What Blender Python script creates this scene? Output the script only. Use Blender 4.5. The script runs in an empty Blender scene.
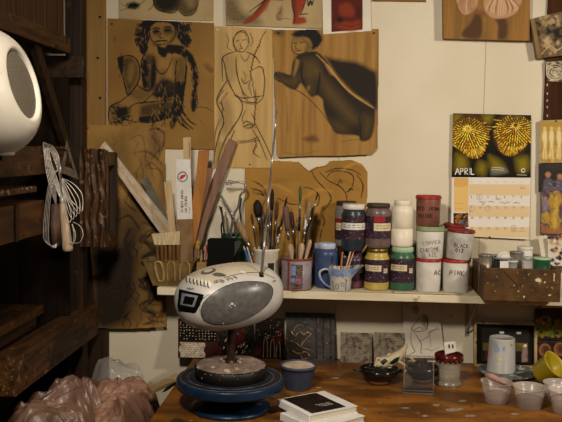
import bpy, bmesh, math, random
from mathutils import Vector, Matrix, noise
from mathutils.bvhtree import BVHTree
from mathutils.geometry import tessellate_polygon
random.seed(7)
SC = bpy.context.scene
COL = SC.collection
PI = math.pi
# ------------------------------------------------------------------ camera model (562 x 422 frame)
F = 800.0
CAM = Vector((0, -3.0, 1.54))
_v = Vector(((339-281)/F, -(150-211)/F, -1)).normalized()          # world +Y in camera space
_a = math.radians(1.15)
_x = Vector((math.cos(_a), -math.sin(_a), 0)); _x.z = -(_x.x*_v.x + _x.y*_v.y)/_v.z; _x.normalize()
_z = _x.cross(_v)
RW = Matrix((_x, _v, _z))                                           # camera -> world
def ray(px, py): return (RW @ Vector(((px-281)/F, -(py-211)/F, -1))).normalized()
def A(px, py, Y):                                                   # the point of the plane y = Y seen at a pixel
    d = ray(px, py); return CAM + d*((Y-CAM.y)/d.y)
def T(px, py, z):                                                   # the point of the level z seen at a pixel
    d = ray(px, py); return CAM + d*((z-CAM.z)/d.z)
def AX(px, py, X):
    d = ray(px, py); return CAM + d*((X-CAM.x)/d.x)
def S(Y): return (Y-CAM.y)/F
def pix(p):
    c = RW.transposed() @ (Vector(p)-CAM); return (281+F*c.x/-c.z, 211-F*c.y/-c.z)
def up(px, Y, z):                                                   # point at depth Y, height z, in pixel column px
    py = 250
    for _ in range(4):
        p = A(px, py, Y); py = pix((p.x, Y, z))[1]
    return Vector((A(px, py, Y).x, Y, z))
# ------------------------------------------------------------------ materials
def lin(c):
    if isinstance(c, str):
        c = c.lstrip('#'); c = [int(c[i:i+2], 16)/255 for i in (0, 2, 4)]
    return [(x/12.92 if x <= .04045 else ((x+.055)/1.055)**2.4) for x in c]
MATS = {}
def mat(name, col, col2=None, scale=14, stretch=(1,1,1), rough=.6, bump=0, bscale=None, metal=0, trans=0, ior=1.45,
        spots=None, sscale=40, sthr=.62, detail=5, spec=.3, coat=0, contrast=(.35,.65), ssw=.04, alpha=1, dist=0):
    if name in MATS: return MATS[name]
    m = bpy.data.materials.new(name); m.use_nodes = True
    nt = m.node_tree; N = nt.nodes; L = nt.links
    b = N['Principled BSDF']; b.inputs['Roughness'].default_value = rough
    b.inputs['Metallic'].default_value = metal; b.inputs['Transmission Weight'].default_value = trans
    b.inputs['IOR'].default_value = ior; b.inputs['Specular IOR Level'].default_value = spec
    b.inputs['Coat Weight'].default_value = coat; b.inputs['Alpha'].default_value = alpha
    tc = N.new('ShaderNodeTexCoord'); mp = N.new('ShaderNodeMapping'); mp.inputs['Scale'].default_value = stretch
    L.new(tc.outputs['Object'], mp.inputs['Vector'])
    def nz(sc, det, dst=0):
        n = N.new('ShaderNodeTexNoise'); n.inputs['Scale'].default_value = sc; n.inputs['Detail'].default_value = det
        n.inputs['Distortion'].default_value = dst
        L.new(mp.outputs['Vector'], n.inputs['Vector']); return n
    def ramp(src, lo, hi):
        r = N.new('ShaderNodeMapRange'); r.inputs['From Min'].default_value = lo; r.inputs['From Max'].default_value = hi
        L.new(src, r.inputs['Value']); return r.outputs['Result']
    def mix(f, a, c):
        x = N.new('ShaderNodeMix'); x.data_type = 'RGBA'; L.new(f, x.inputs['Factor'])
        for s, v in ((6, a), (7, c)):
            if hasattr(v, 'is_output'): L.new(v, x.inputs[s])
            else: x.inputs[s].default_value = (*v, 1)
        return x.outputs[2]
    c1 = lin(col); c2 = lin(col2) if col2 else [x*.8 for x in c1]
    n1 = nz(scale, detail, dist)
    out = mix(ramp(n1.outputs['Fac'], *contrast), c1, c2)
    if spots:
        for i, (sc_, sz, th) in enumerate([(spots, sscale, sthr)] if isinstance(spots, str) else spots):
            n2 = N.new('ShaderNodeTexNoise'); n2.inputs['Scale'].default_value = sz; n2.inputs['Detail'].default_value = 3
            mp2 = N.new('ShaderNodeMapping'); mp2.inputs['Location'].default_value = (3.1*i+1, 7, 2)
            L.new(tc.outputs['Object'], mp2.inputs['Vector']); L.new(mp2.outputs['Vector'], n2.inputs['Vector'])
            out = mix(ramp(n2.outputs['Fac'], th, th+ssw), out, lin(sc_))
    L.new(out, b.inputs['Base Color'])
    if bump:
        bn = N.new('ShaderNodeBump'); bn.inputs['Strength'].default_value = bump; bn.inputs['Distance'].default_value = .004
        n3 = nz(bscale or scale*2, 6); L.new(n3.outputs['Fac'], bn.inputs['Height']); L.new(bn.outputs['Normal'], b.inputs['Normal'])
    MATS[name] = m
    return m
# ------------------------------------------------------------------ mesh collector
class MB:
    def __init__(s, m=None): s.v = []; s.f = []; s.m = []; s.mats = []; s.cur = 0; s.sm = []; s.smooth = False; m and s.use(m)
    def use(s, m):
        if m not in s.mats: s.mats.append(m)
        s.cur = s.mats.index(m); return s
    def add(s, vs, fs, smooth=None):
        o = len(s.v); s.v += [Vector(v) for v in vs]
        for f in fs: s.f.append([o+i for i in f]); s.m.append(s.cur); s.sm.append(s.smooth if smooth is None else smooth)
        return s
    def box(s, lo, hi, M=None):
        vs = [Vector((x, y, z)) for x in (lo[0], hi[0]) for y in (lo[1], hi[1]) for z in (lo[2], hi[2])]
        if M: vs = [M @ v for v in vs]
        return s.add(vs, [(0,1,3,2),(4,6,7,5),(0,4,5,1),(2,3,7,6),(0,2,6,4),(1,5,7,3)], False)
    def prism(s, poly, d):
        n = len(poly); d = Vector(d); P = [Vector(p) for p in poly]
        s.add(P+[p+d for p in P], [tuple(range(n)), tuple(range(2*n-1, n-1, -1))]+[(i, n+i, n+(i+1) % n, (i+1) % n) for i in range(n)], False); return s
    def lathe(s, c, prof, seg=32, M=None, a0=0, a1=2*PI, smooth=True):
        full = abs(a1-a0-2*PI) < 1e-6; n = seg if full else seg+1
        vs = []
        for r, z in prof:
            for i in range(n):
                a = a0+(a1-a0)*i/seg; p = Vector((r*math.cos(a), r*math.sin(a), z))
                p = (M @ p) if M else p
                vs.append(p+Vector(c))
        fs = []
        for j in range(len(prof)-1):
            for i in range(seg):
                k = (i+1) % n
                fs.append((j*n+i, j*n+k, (j+1)*n+k, (j+1)*n+i))
        return s.add(vs, fs, smooth)
    def tube(s, pts, r, seg=8, cap=True):
        P = [Vector(p) for p in pts]; n = len(P)
        R = list(r) if isinstance(r, (list, tuple)) else [r]*n
        vs = []; ref = None
        for i, p in enumerate(P):
            t = (P[min(i+1, n-1)]-P[max(i-1, 0)])
            if t.length < 1e-9: t = Vector((0,0,1))
            t.normalize()
            if ref is None: ref = t.orthogonal().normalized()
            ref = (ref-t*ref.dot(t))
            ref = ref.normalized() if ref.length > 1e-6 else t.orthogonal().normalized()
            b = t.cross(ref)
            for k in range(seg):
                a = 2*PI*k/seg; vs.append(p+(ref*math.cos(a)+b*math.sin(a))*R[i])
        fs = [(i*seg+k, i*seg+(k+1) % seg, (i+1)*seg+(k+1) % seg, (i+1)*seg+k) for i in range(n-1) for k in range(seg)]
        if cap: fs += [tuple(range(seg-1, -1, -1)), tuple((n-1)*seg+k for k in range(seg))]
        return s.add(vs, fs, True)
    def ribbon(s, pts, w, fn):                      # flat stroke in 2D, mapped by fn
        n = len(pts)
        if n < 2: return s
        W = list(w) if isinstance(w, (list, tuple)) else [w]*n
        vs = []
        for i in range(n):
            a = pts[max(i-1, 0)]; b = pts[min(i+1, n-1)]
            dx, dy = b[0]-a[0], b[1]-a[1]; l = math.hypot(dx, dy) or 1
            nx, ny = -dy/l*W[i]/2, dx/l*W[i]/2
            vs += [fn(pts[i][0]+nx, pts[i][1]+ny), fn(pts[i][0]-nx, pts[i][1]-ny)]
        if any(v is None for v in vs): return s
        return s.add(vs, [(2*i, 2*i+2, 2*i+3, 2*i+1) for i in range(n-1)], False)
    def fill(s, poly, fn):
        tri = tessellate_polygon([[Vector((x, y, 0)) for x, y in poly]])
        vs = [fn(x, y) for x, y in poly]
        if any(v is None for v in vs): return s
        return s.add(vs, [tuple(t) for t in tri], False)
    def grid(s, fn, nu, nv, smooth=True):
        vs = [fn(i/nu, j/nv) for j in range(nv+1) for i in range(nu+1)]
        return s.add(vs, [(j*(nu+1)+i, j*(nu+1)+i+1, (j+1)*(nu+1)+i+1, (j+1)*(nu+1)+i) for j in range(nv) for i in range(nu)], smooth)
    def bvh(s): return BVHTree.FromPolygons(s.v, s.f)
    def build(s, name, m=None, parent=None, bevel=0, solid=0, sub=0, origin=None, label=None):
        if m is not None and not s.mats: s.mats = [m]
        if parent is not None: o0 = ORG[parent.name]
        elif origin is not None: o0 = Vector(origin)
        else:
            xs = [v.x for v in s.v]; ys = [v.y for v in s.v]
            o0 = Vector(((min(xs)+max(xs))/2, (min(ys)+max(ys))/2, min(v.z for v in s.v)))
        me = bpy.data.meshes.new(name)
        me.from_pydata([v-o0 for v in s.v], [], s.f)
        for x in s.mats: me.materials.append(x)
        me.polygons.foreach_set('material_index', s.m); me.polygons.foreach_set('use_smooth', s.sm)
        bm = bmesh.new(); bm.from_mesh(me); bmesh.ops.recalc_face_normals(bm, faces=bm.faces); bm.to_mesh(me); bm.free()
        me.update()
        o = bpy.data.objects.new(name, me); COL.objects.link(o)
        if parent is not None: o.parent = parent
        else: o.location = o0
        ORG[o.name] = o0
        if bevel:
            b = o.modifiers.new('bevel', 'BEVEL'); b.width = bevel; b.segments = 2; b.limit_method = 'ANGLE'; b.angle_limit = math.radians(40)
        if solid:
            b = o.modifiers.new('solid', 'SOLIDIFY'); b.thickness = solid; b.offset = 0
        if sub:
            b = o.modifiers.new('sub', 'SUBSURF'); b.levels = sub; b.render_levels = sub
        if label: o['label'] = label
        return o
ORG = {}
def tag(o, label, cat, group=None):
    o['label'] = label; o['category'] = cat
    if group: o['group'] = group
    return o
def thing(name, label, cat, loc, group=None):
    o = bpy.data.objects.new(name, None); COL.objects.link(o); o.location = loc; o.empty_display_size = .03
    ORG[o.name] = Vector(loc)
    return tag(o, label, cat, group)
def struct(mb, name, m=None, **k):
    o = mb.build(name, m, **k); o['kind'] = 'structure'; return o
def jit(a): return random.uniform(-a, a)
def cr(pts, n=5):                                     # catmull-rom smoothing, any dimension
    P = [tuple(p) for p in pts]
    if len(P) < 3: return P
    out = []
    for i in range(len(P)-1):
        p0, p1, p2, p3 = P[max(i-1, 0)], P[i], P[i+1], P[min(i+2, len(P)-1)]
        for k in range(n):
            t = k/n
            out.append(tuple(.5*(2*b+(c-a)*t+(2*a-5*b+4*c-d)*t*t+(3*b-a-3*c+d)*t**3) for a, b, c, d in zip(p0, p1, p2, p3)))
    out.append(P[-1]); return out
# stroke letters for handwriting (unit box, y up)
G = {'A':[[(0,0),(.5,1),(1,0)],[(.2,.4),(.8,.4)]],'B':[[(0,0),(0,1),(.7,.95),(.75,.6),(0,.52),(.9,.4),(.8,.05),(0,0)]],
 'C':[[(.95,.85),(.5,1),(.05,.6),(.1,.2),(.5,0),(.95,.15)]],'D':[[(0,0),(0,1),(.7,.85),(.9,.5),(.7,.1),(0,0)]],
 'E':[[(.9,1),(0,1),(0,0),(.9,0)],[(0,.5),(.7,.5)]],'G':[[(.95,.85),(.5,1),(.05,.6),(.1,.2),(.5,0),(.95,.2),(.95,.48),(.55,.48)]],
 'H':[[(0,0),(0,1)],[(1,0),(1,1)],[(0,.5),(1,.5)]],'I':[[(.5,0),(.5,1)]],'K':[[(0,0),(0,1)],[(.9,1),(0,.45),(.95,0)]],
 'L':[[(0,1),(0,0),(.85,0)]],'M':[[(0,0),(.1,1),(.5,.4),(.9,1),(1,0)]],'N':[[(0,0),(0,1),(.9,0),(.9,1)]],
 'O':[[(.5,1),(.05,.7),(.05,.3),(.5,0),(.95,.3),(.95,.7),(.5,1)]],'P':[[(0,0),(0,1),(.8,.95),(.85,.6),(0,.48)]],
 'R':[[(0,0),(0,1),(.8,.95),(.8,.6),(0,.5),(.9,0)]],'S':[[(.9,.85),(.5,1),(.1,.75),(.85,.35),(.5,0),(.05,.15)]],
 'T':[[(0,1),(1,1)],[(.5,1),(.5,0)]],'U':[[(0,1),(.05,.2),(.5,0),(.95,.2),(1,1)]],'V':[[(0,1),(.5,0),(1,1)]],
 'X':[[(0,0),(1,1)],[(0,1),(1,0)]],'Y':[[(0,1),(.5,.5),(1,1)],[(.5,.5),(.5,0)]],'Z':[[(0,1),(.9,1),(0,0),(.95,0)]],
 '0':[[(.5,1),(.1,.7),(.1,.3),(.5,0),(.9,.3),(.9,.7),(.5,1)]],'1':[[(.3,.8),(.55,1),(.55,0)]],
 '2':[[(.1,.8),(.5,1),(.9,.75),(.1,0),(.95,0)]],'3':[[(.1,.9),(.6,1),(.85,.75),(.4,.52),(.9,.3),(.6,0),(.05,.1)]],
 '4':[[(.7,0),(.7,1),(.05,.3),(.95,.3)]],'5':[[(.9,1),(.15,1),(.1,.55),(.7,.6),(.9,.3),(.6,0),(.05,.1)]],
 '6':[[(.8,1),(.2,.6),(.1,.2),(.5,0),(.9,.25),(.5,.5),(.12,.3)]],'7':[[(.05,1),(.95,1),(.4,0)]],
 '8':[[(.5,.52),(.15,.75),(.5,1),(.85,.75),(.5,.52),(.1,.25),(.5,0),(.9,.25),(.5,.52)]],'9':[[(.88,.7),(.5,.48),(.12,.75),(.5,1),(.88,.7),(.75,0)]],
 '-':[[(.1,.5),(.9,.5)]],' ':[], '+':[[(.1,.5),(.9,.5)],[(.5,.1),(.5,.9)]]}
def write(mb, s, x, y, h, fn, w=.6, adv=.85, wd=.62, ang=0, wob=0, dense=1):
    ca, sa = math.cos(ang), math.sin(ang)
    for i, ch in enumerate(s):
        j = jit(wob)
        for st in G.get(ch, []):
            pts = []
            for k in range(len(st)-1):
                for q in range(dense): t = q/dense; pts.append((st[k][0]+(st[k+1][0]-st[k][0])*t, st[k][1]+(st[k+1][1]-st[k][1])*t))
            pts.append(st[-1])
            P = [(x+ca*(i*h*adv+p[0]*h*wd)+sa*(p[1]*h+j), y+sa*(i*h*adv+p[0]*h*wd)-ca*(p[1]*h+j)) for p in pts]
            mb.ribbon(P, w, fn)
def onto(bvh, off=.0007):                             # where a pixel's line of sight meets a finished surface
    def fn(px, py):
        h = bvh.ray_cast(CAM, ray(px, py))
        if h[0] is None: return None
        n = h[1]
        if n.dot(ray(px, py)) > 0: n = -n
        return h[0]+n*off
    return fn
def subpoly_fill(mb, poly, fn, step):                 # dense fill of a 2D polygon for curved surfaces
    xs = [p[0] for p in poly]; ys = [p[1] for p in poly]
    bm = bmesh.new()
    vs = [bm.verts.new((x, y, 0)) for x, y in poly]; bm.faces.new(vs)
    for ax, lo, hi in ((0, min(xs), max(xs)), (1, min(ys), max(ys))):
        c = lo+step
        while c < hi:
            co = (c, 0, 0) if ax == 0 else (0, c, 0); no = (1, 0, 0) if ax == 0 else (0, 1, 0)
            bmesh.ops.bisect_plane(bm, geom=bm.verts[:]+bm.edges[:]+bm.faces[:], plane_co=co, plane_no=no); c += step
    bmesh.ops.triangulate(bm, faces=bm.faces[:])
    bm.verts.index_update()
    P = [fn(v.co.x, v.co.y) for v in bm.verts]
    fs = [tuple(v.index for v in f.verts) for f in bm.faces if all(P[v.index] is not None for v in f.verts)]
    keep = {}; V = []
    for f in fs:
        for i in f:
            if i not in keep: keep[i] = len(V); V.append(P[i])
    mb.add(V, [tuple(keep[i] for i in f) for f in fs], True); bm.free()
def ell(cx, cy, rx, ry, n=24, rot=0):
    c, s = math.cos(rot), math.sin(rot)
    return [(cx+rx*math.cos(t)*c-ry*math.sin(t)*s, cy+rx*math.cos(t)*s+ry*math.sin(t)*c) for t in [2*PI*i/n for i in range(n)]]
# ------------------------------------------------------------------ materials used around the room
M_wall = mat('painted_wall', '#cbc0a8', '#beb196', scale=2.2, rough=.75, bump=.15, bscale=60, spots=[('#8a7350', 22, .735), ('#a48d66', 9, .70), ('#6d5535', 75, .725)], ssw=.04)
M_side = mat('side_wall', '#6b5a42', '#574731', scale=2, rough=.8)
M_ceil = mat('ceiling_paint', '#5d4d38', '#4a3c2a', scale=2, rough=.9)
M_floor = mat('floor_boards', '#5b4028', '#3f2a18', scale=3, stretch=(1, 12, 1), rough=.6)
M_dark = mat('dark_wood', '#35210d', '#1b1006', scale=6, stretch=(8, .6, 8), rough=.62, bump=.25, spots='#523617', sscale=30, sthr=.66)
M_darkv = mat('dark_wood_upright', '#301d0c', '#190f05', scale=6, stretch=(9, 9, .6), rough=.62, bump=.25, spots='#412a12', sscale=26, sthr=.68)
M_plank = mat('old_brown_plank', '#4a2e16', '#2c1a0b', scale=5, stretch=(9, 9, .5), rough=.65, bump=.2)
M_chip = mat('chipped_paint_end', '#5b3a1e', '#2b190b', scale=40, rough=.5, spots=[('#8f6a2c', 90, .60), ('#6d6148', 70, .64)], bump=.4)
M_ply = mat('tan_plywood', '#8f6d3a', '#7d5c2d', scale=4, stretch=(6, 6, .5), rough=.7)
M_screw = mat('dark_screw', '#2a2018', rough=.4, metal=.8)
M_trim = mat('dark_trim', '#42240d', '#2e1808', scale=5, stretch=(8, 8, .6), rough=.7, spec=.1)
M_char = mat('charcoal', '#0d0b09', '#1c1711', scale=200, rough=.9, spec=.1)
M_nail = mat('steel_pin', '#8d8a80', rough=.35, metal=1)

# wall seams between the boards are part of the wall's own material
def seam_wall(m):
    nt = m.node_tree; N = nt.nodes; L = nt.links; b = N['Principled BSDF']
    src = b.inputs['Base Color'].links[0].from_socket
    tc = N.new('ShaderNodeTexCoord'); sx = N.new('ShaderNodeSeparateXYZ'); L.new(tc.outputs['Object'], sx.inputs[0])
    def mth(op, a, v=None):
        n = N.new('ShaderNodeMath'); n.operation = op; L.new(a, n.inputs[0])
        if v is not None: n.inputs[1].default_value = v
        return n.outputs[0]
    f = mth('LESS_THAN', mth('ABSOLUTE', mth('SUBTRACT', mth('FRACT', mth('MULTIPLY_ADD', sx.outputs[0], 1.9)), .5)), .0035)
    mx = N.new('ShaderNodeMix'); mx.data_type = 'RGBA'; L.new(f, mx.inputs['Factor']); L.new(src, mx.inputs[6]); mx.inputs[7].default_value = (*lin('#a3916f'), 1)
    L.new(mx.outputs[2], b.inputs['Base Color'])
seam_wall(M_wall)
# ------------------------------------------------------------------ room shell
X0, X1, YF, HT = -2.0, 2.2, -4.4, 2.9
struct(MB(M_wall).box((X0, 0, 0), (X1, .1, HT)), 'wall_back', origin=(0, 0, 0))
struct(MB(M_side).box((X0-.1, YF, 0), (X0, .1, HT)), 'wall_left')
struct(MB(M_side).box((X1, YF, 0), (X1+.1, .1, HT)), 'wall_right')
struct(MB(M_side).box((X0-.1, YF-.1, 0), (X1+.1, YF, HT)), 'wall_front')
struct(MB(M_floor).box((X0-.1, YF-.1, -.1), (X1+.1, .1, 0)), 'floor')
struct(MB(M_ceil).box((X0-.1, YF-.1, HT), (X1+.1, .1, HT+.1)), 'ceiling')
# dark upright board on the wall at the right, with its row of staples
xl = A(546, 60, -.01).x
t_ = MB(M_trim).box((xl, -.012, 1.63), (xl+.24, 0, 2.6))
t_.use(M_nail)
for k in range(9):
    p = A(546.6, 64+k*7.4+jit(1.5), -.012); t_.box((p.x, -.0135, p.z-.004), (p.x+.004, -.011, p.z+.004))
struct(t_, 'trim_1')

# ------------------------------------------------------------------ table and shelf
M_table = mat('worn_orange_table', '#86541b', '#553210', scale=5.5, stretch=(1, 2.2, 1), rough=.42, bump=.2, bscale=30, detail=8, contrast=(.38, .60),
              spots=[('#35200f', 8, .65), ('#3a2412', 34, .66), ('#a79a86', 22, .71), ('#8f8d86', 60, .72)], ssw=.05)
TZ = .75
M_tleg = mat('table_leg_wood', '#5d3a1b', '#45290f', scale=6, stretch=(8, 8, .6))
e0 = T(150, 422, TZ); e1 = A(199, 352, -.0)
tx = (e0.x + T(166, 395, TZ).x)/2
tb = thing('workbench', 'long orange-brown wooden worktable with worn top scattered with paint marks', 'table', (.5, -.55, 0))
mb = MB(M_table).box((tx, -1.12, TZ-.04), (1.75, -.004, TZ)); mb.build('tabletop', parent=tb, bevel=.003)
M_mark = mat('dry_paint_mark', '#8f8272', '#756958', scale=60, rough=.7); M_markb = mat('blue_paint_mark', '#6d7a8a', rough=.6)
for px, py, rx, ry, m in ((455, 409.5, 9, 1.6, M_mark), (436, 405, 4, 1, M_mark), (470, 416, 6, 1.3, M_mark), (425, 416, 3, .8, M_mark), (372, 383, 3, .7, M_mark), (365, 409, 2, 1, M_markb), (462, 401, 4, .8, M_mark), (380, 403, 1.6, .6, M_mark), (335, 378, 5, .7, M_mark), (515, 414, 4, 1, M_mark), (405, 408, 5, .6, M_mark)):
    MB(m).fill([tuple(q) for q in [(x+jit(rx*.25), y+jit(ry*.35)) for x, y in ell(px, py, rx, ry, 16)]], lambda x, y: T(x, y, TZ+.0005)).build('paint_mark', parent=tb)
for lx in (tx+.06, 1.66):
    for ly in (-1.05, -.1): MB(M_tleg).box((lx-.035, ly-.035, 0), (lx+.035, ly+.035, TZ-.04)).build('leg', parent=tb, bevel=.003)
MB(M_tleg).box((tx+.1, -1.06, TZ-.13), (1.62, -1.03, TZ-.04)).build('apron', parent=tb)

SY = -.22                                             # front of the shelf
SZ = A(350, 292.6, SY).z                              # its top
M_shelf = mat('white_shelf_paint', '#cfc3a8', '#bcae8f', scale=9, stretch=(.6, 3, 3), rough=.6, bump=.1, spots=[('#4a3a26', 55, .73), ('#93805c', 20, .70)])
sh = thing('wall_shelf', 'long narrow white painted shelf carrying the jars and pots', 'shelf', (0, -.11, SZ-.03))
sx0 = A(157, 291, SY).x; sx1 = .98
MB(M_shelf).box((sx0, SY, SZ-.027), (sx1, -.001, SZ)).build('shelf_board', parent=sh, bevel=.002)
M_bracket = mat('grey_bracket', '#9a9486', '#7e7768', scale=30, rough=.45, metal=.3)
for bx in (A(468, 320, -.02).x, A(215, 320, -.02).x):
    b = MB(M_bracket).box((bx-.007, -.006, SZ-.19), (bx+.007, -.001, SZ-.027)).box((bx-.007, -.19, SZ-.033), (bx+.007, -.001, SZ-.027))
    b.tube([(bx, -.006, SZ-.18), (bx, -.06, SZ-.13), (bx, -.15, SZ-.034)], .003, 8)
    b.build('bracket', parent=sh)

# ------------------------------------------------------------------ dark wooden rack on the left
RX = -.905
rk = thing('drying_rack', 'tall dark brown wooden rack of rails, boards and posts at the left wall', 'rack', (-1.3, -.6, 0))
def rb(name, lo, hi, m=M_dark, bev=.003, **k): return MB(m).box(lo, hi).build(name, parent=rk, bevel=bev, **k)
rb('post', (-.985, -.165, 0), (-.925, -.105, 2.7), M_darkv)
rb('post', (-.985, -1.5, 0), (-.925, -1.44, 2.7), M_darkv)
rb('post', (-1.72, -.335, 0), (-1.66, -.272, 2.7), M_darkv)
M_rail = mat('worn_rail_wood', '#4d3016', '#2c1a0b', scale=7, stretch=(8, .8, 8), rough=.6, bump=.3, detail=7, spots=[('#6e4d2a', 34, .64), ('#1c1006', 24, .64)])
rb('rail', (-.972, -1.43, 1.848), (RX, -.34, 1.902), M_rail)
b = MB(M_rail).box((-.975, -.83, .826), (RX, -.04, .940)); b.use(M_chip).box((-.974, -.8325, .827), (RX-.001, -.83, .939)); b.build('rail', parent=rk, label='rail with a gold-flecked sawn end')
rb('rail', (-.965, -1.43, 1.452), (RX, -.34, 1.538), M_rail)
for i in range(6):
    y1 = -.345-i*.18; rb('side_plank', (-.945, y1-.176, 1.903), (-.925, y1, 2.7), M_plank)
# cross pieces and brace seen in the opening
p0 = AX(29, 38, -.95); p1 = AX(63, 146, -.95)
w = Vector((0, .034, .012))
MB(M_darkv).prism([p0-w*.6, p0+w*.6, p1+w*.6, p1-w*.6], (.02, 0, 0)).build('brace', parent=rk)
z0, z1 = A(50, 78, -.25).z, A(50, 56, -.25).z
rb('crosspiece', (-1.7, -.27, z0), (-.885, -.235, z1), M_dark)
rb('loose_board', (-1.62, -1.1, 1.398), (-.925, -.60, 1.416), mat('pale_worn_board', '#5f4229', '#392412', scale=8, stretch=(1, 6, 6), rough=.7, bump=.3, spots='#9b7a55', sscale=50, sthr=.6))
M_drawer = mat('brown_drawer_wood', '#5a3a1c', '#3b240f', scale=7, stretch=(1, .8, 5), rough=.6, bump=.2, spots='#2a180c', sscale=18, sthr=.66)
rb('drawer_box', (-1.62, -1.1, 1.268), (RX-.004, -.58, 1.372), M_drawer)
rb('corner_strip', (RX-.004, -.815, 1.266), (RX+.002, -.79, 1.374), M_plank)
rb('deck', (-1.66, -1.42, .955), (-1.02, -.30, .985), M_rail)
rb('inner_rail', (-1.05, -1.42, .90), (-1.03, -.34, .954), M_dark)
rb('back_panel', (-1.68, -.268, .3), (-.94, -.25, 1.84), mat('shaded_panel', '#1f140a', '#120b05', scale=5, stretch=(9, 9, .6), rough=.8, spec=.1))  # shade of the rack cavity put into the panel's very dark colour
rb('rear_post', (-1.02, -.019, 0), (-.872, -.003, 1.4), M_darkv)
rb('low_shelf', (-1.66, -1.42, .2), (-1.06, -.28, .23), M_dark)
# tan strip of plywood screwed to the wall
xa, xb = A(78, 60, -.02).x, A(105, 60, -.02).x
ps = thing('plywood_strip', 'tall tan plywood strip screwed to the wall beside the dark rack', 'board', ((xa+xb)/2, -.01, 1.6))
MB(M_ply).box((xa, -.018, A(90, 132, -.02).z), (xb, -.001, 2.7)).build('strip_board', parent=ps)
for px, py in ((100, 17), (100.3, 98), (98, 58)):
    p = A(px, py, -.018); MB(M_screw).lathe(p, [(1e-4, 0), (.0045, .0005), (.0045, .002), (1e-4, .003)], 12, Matrix.Rotation(PI/2, 4, 'X')).build('screw', parent=ps)

# carved wooden slab hanging on the rack
M_carv = mat('carved_wood', '#472c14', '#1e1207', scale=9, stretch=(5, 3, .9), rough=.42, bump=.8, bscale=12, dist=1.8, spots='#745031', sscale=60, sthr=.62)
yc = -.36
xa, xb = A(79.5, 200, yc).x, A(106, 200, yc).x
zt, zb = A(92, 149.5, yc).z, A(92, 247, yc).z
cv = thing('carved_board', 'carved brown wooden board with scalloped top hanging beside the whisks', 'board', ((xa+xb)/2, yc, zb))
n = 48
def carve(u, v):
    x = xa+(xb-xa)*u; z = zb+(zt-zb)*v
    g = .0035*math.sin(u*22+3*noise.noise(Vector((u*3, v*5, 1))))+.004*noise.noise(Vector((u*7, v*4, 5)))
    top = max(0, (v-.84)/.16)
    s = abs(math.sin(u*PI*3.0))
    g += -.009*top*s - (.006*max(0, 1-abs(v-.82)/.05)*(1-s))
    return (x, yc+.004+g, z+.004*top*s)
mb = MB(M_carv).grid(carve, n, n)
mb.box((xa, yc+.008, zb), (xb, yc+.03, zt-.002)); mb.build('front_plank', parent=cv)
MB(M_darkv).box((xa, yc+.115, zb+.01), (xb, yc+.14, zt-.01)).build('back_plank', parent=cv)
for q0, q1 in ((zt-.055, zt-.008), (zb+.012, zb+.045)): MB(M_carv).box((xa+.005, yc+.03, q0), (xb-.001, yc+.115, q1)).build('spacer_block', parent=cv, bevel=.003)
MB(M_darkv).box((xa+.02, yc+.03, zb+.04), (xb-.02, yc+.115, zt-.05)).build('core', parent=cv)

# ------------------------------------------------------------------ whisks and set square on the rack
M_wire = mat('whisk_wire', '#c4bbae', '#a0968a', scale=40, rough=.35, metal=.4)
M_whand = mat('pale_whisk_handle', '#b9a48c', '#997f66', scale=30, stretch=(4, 4, .6), rough=.5)
M_ghand = mat('grey_whisk_handle', '#6b5446', '#4a3428', scale=30, stretch=(4, 4, .6), rough=.55)
WY = -.605
def P(px, py, dy=0): return A(px, py, WY+dy)
def loopset(mb, loops, r=.0013):
    for pts in loops: mb.tube(cr([tuple(P(*q)) for q in pts], 6), r, 6)
w1 = thing('whisk', 'wire whisk with a pale wooden handle hanging head up on the rack', 'whisk', P(66, 252))
mb = MB(M_whand); a, c = P(62.5, 203), P(68, 251); mb.tube([a, a.lerp(c, .1), a.lerp(c, .5), a.lerp(c, .93), c], [.008, .011, .0135, .0165, .014], 12); mb.build('handle', parent=w1)
mb = MB(M_wire)
loopset(mb, [[(62, 204, 0), (60, 180, -.006*k), (55+k*1.3, 158, -.012*k), (47+k*1.6, 144+k*.5, -.008*k), (44+k*.9, 147+k, 0), (48+k*1.5, 166, .006), (57+k, 188, .006), (62, 203, 0)] for k in range(-1, 4)])
mb.tube([P(62, 196), P(62.6, 206)], .0075, 10); mb.build('wire_balloon', parent=w1)
w2 = thing('whisk', 'wire whisk hanging with its rounded wire head lowest at right', 'whisk', P(74, 246))
mb = MB(M_wire)
loopset(mb, [[(61, 178, -.015), (63+k*1.2, 196, -.015-.006*k), (66+k*3.2, 216-k*2, -.02-.005*k), (70+k*3.1, 222-k*3, -.02), (71+k*2.7, 214-k*5, -.012), (66+k*1.6, 195-k*3, -.01), (61, 178, -.012)] for k in range(0, 5)])
loopset(mb, [[(72, 224, -.012), (74+k*1.5, 234, -.012), (73+k, 243-k*.4, -.012), (70+k*.2, 243, -.014)] for k in range(0, 2)])
loopset(mb, [[(73, 222, -.012), (80, 226, -.014), (83, 234, -.014), (80, 242, -.014), (73, 243.5, -.012)]])
mb.build('wire_balloon', parent=w2)
mb = MB(M_nail); mb.tube([P(60, 160, -.012), P(60.5, 170, -.014), P(61, 180, -.015)], .004, 10); mb.build('metal_handle', parent=w2)
w3 = thing('whisk', 'long wire whisk with a grey-brown handle hanging leftmost on the rack', 'whisk', P(52, 250))
mb = MB(M_ghand); a, c = P(56, 204, .012), P(56, 246, .012); mb.tube([a, a.lerp(c, .1), a.lerp(c, .5), c], [.012, .0155, .017, .014], 12); mb.build('handle', parent=w3)
mb = MB(M_wire)
loopset(mb, [[(58, 170, .004), (51+k, 176, 0), (46+k*1.4, 200, -.004*k), (43.3+k*1.7, 232, -.005*k), (45+k*1.6, 241+k*1.3, -.006), (52+k*1.0, 246+k*.6, -.01), (57, 243, 0)] for k in range(0, 4)])
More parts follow.
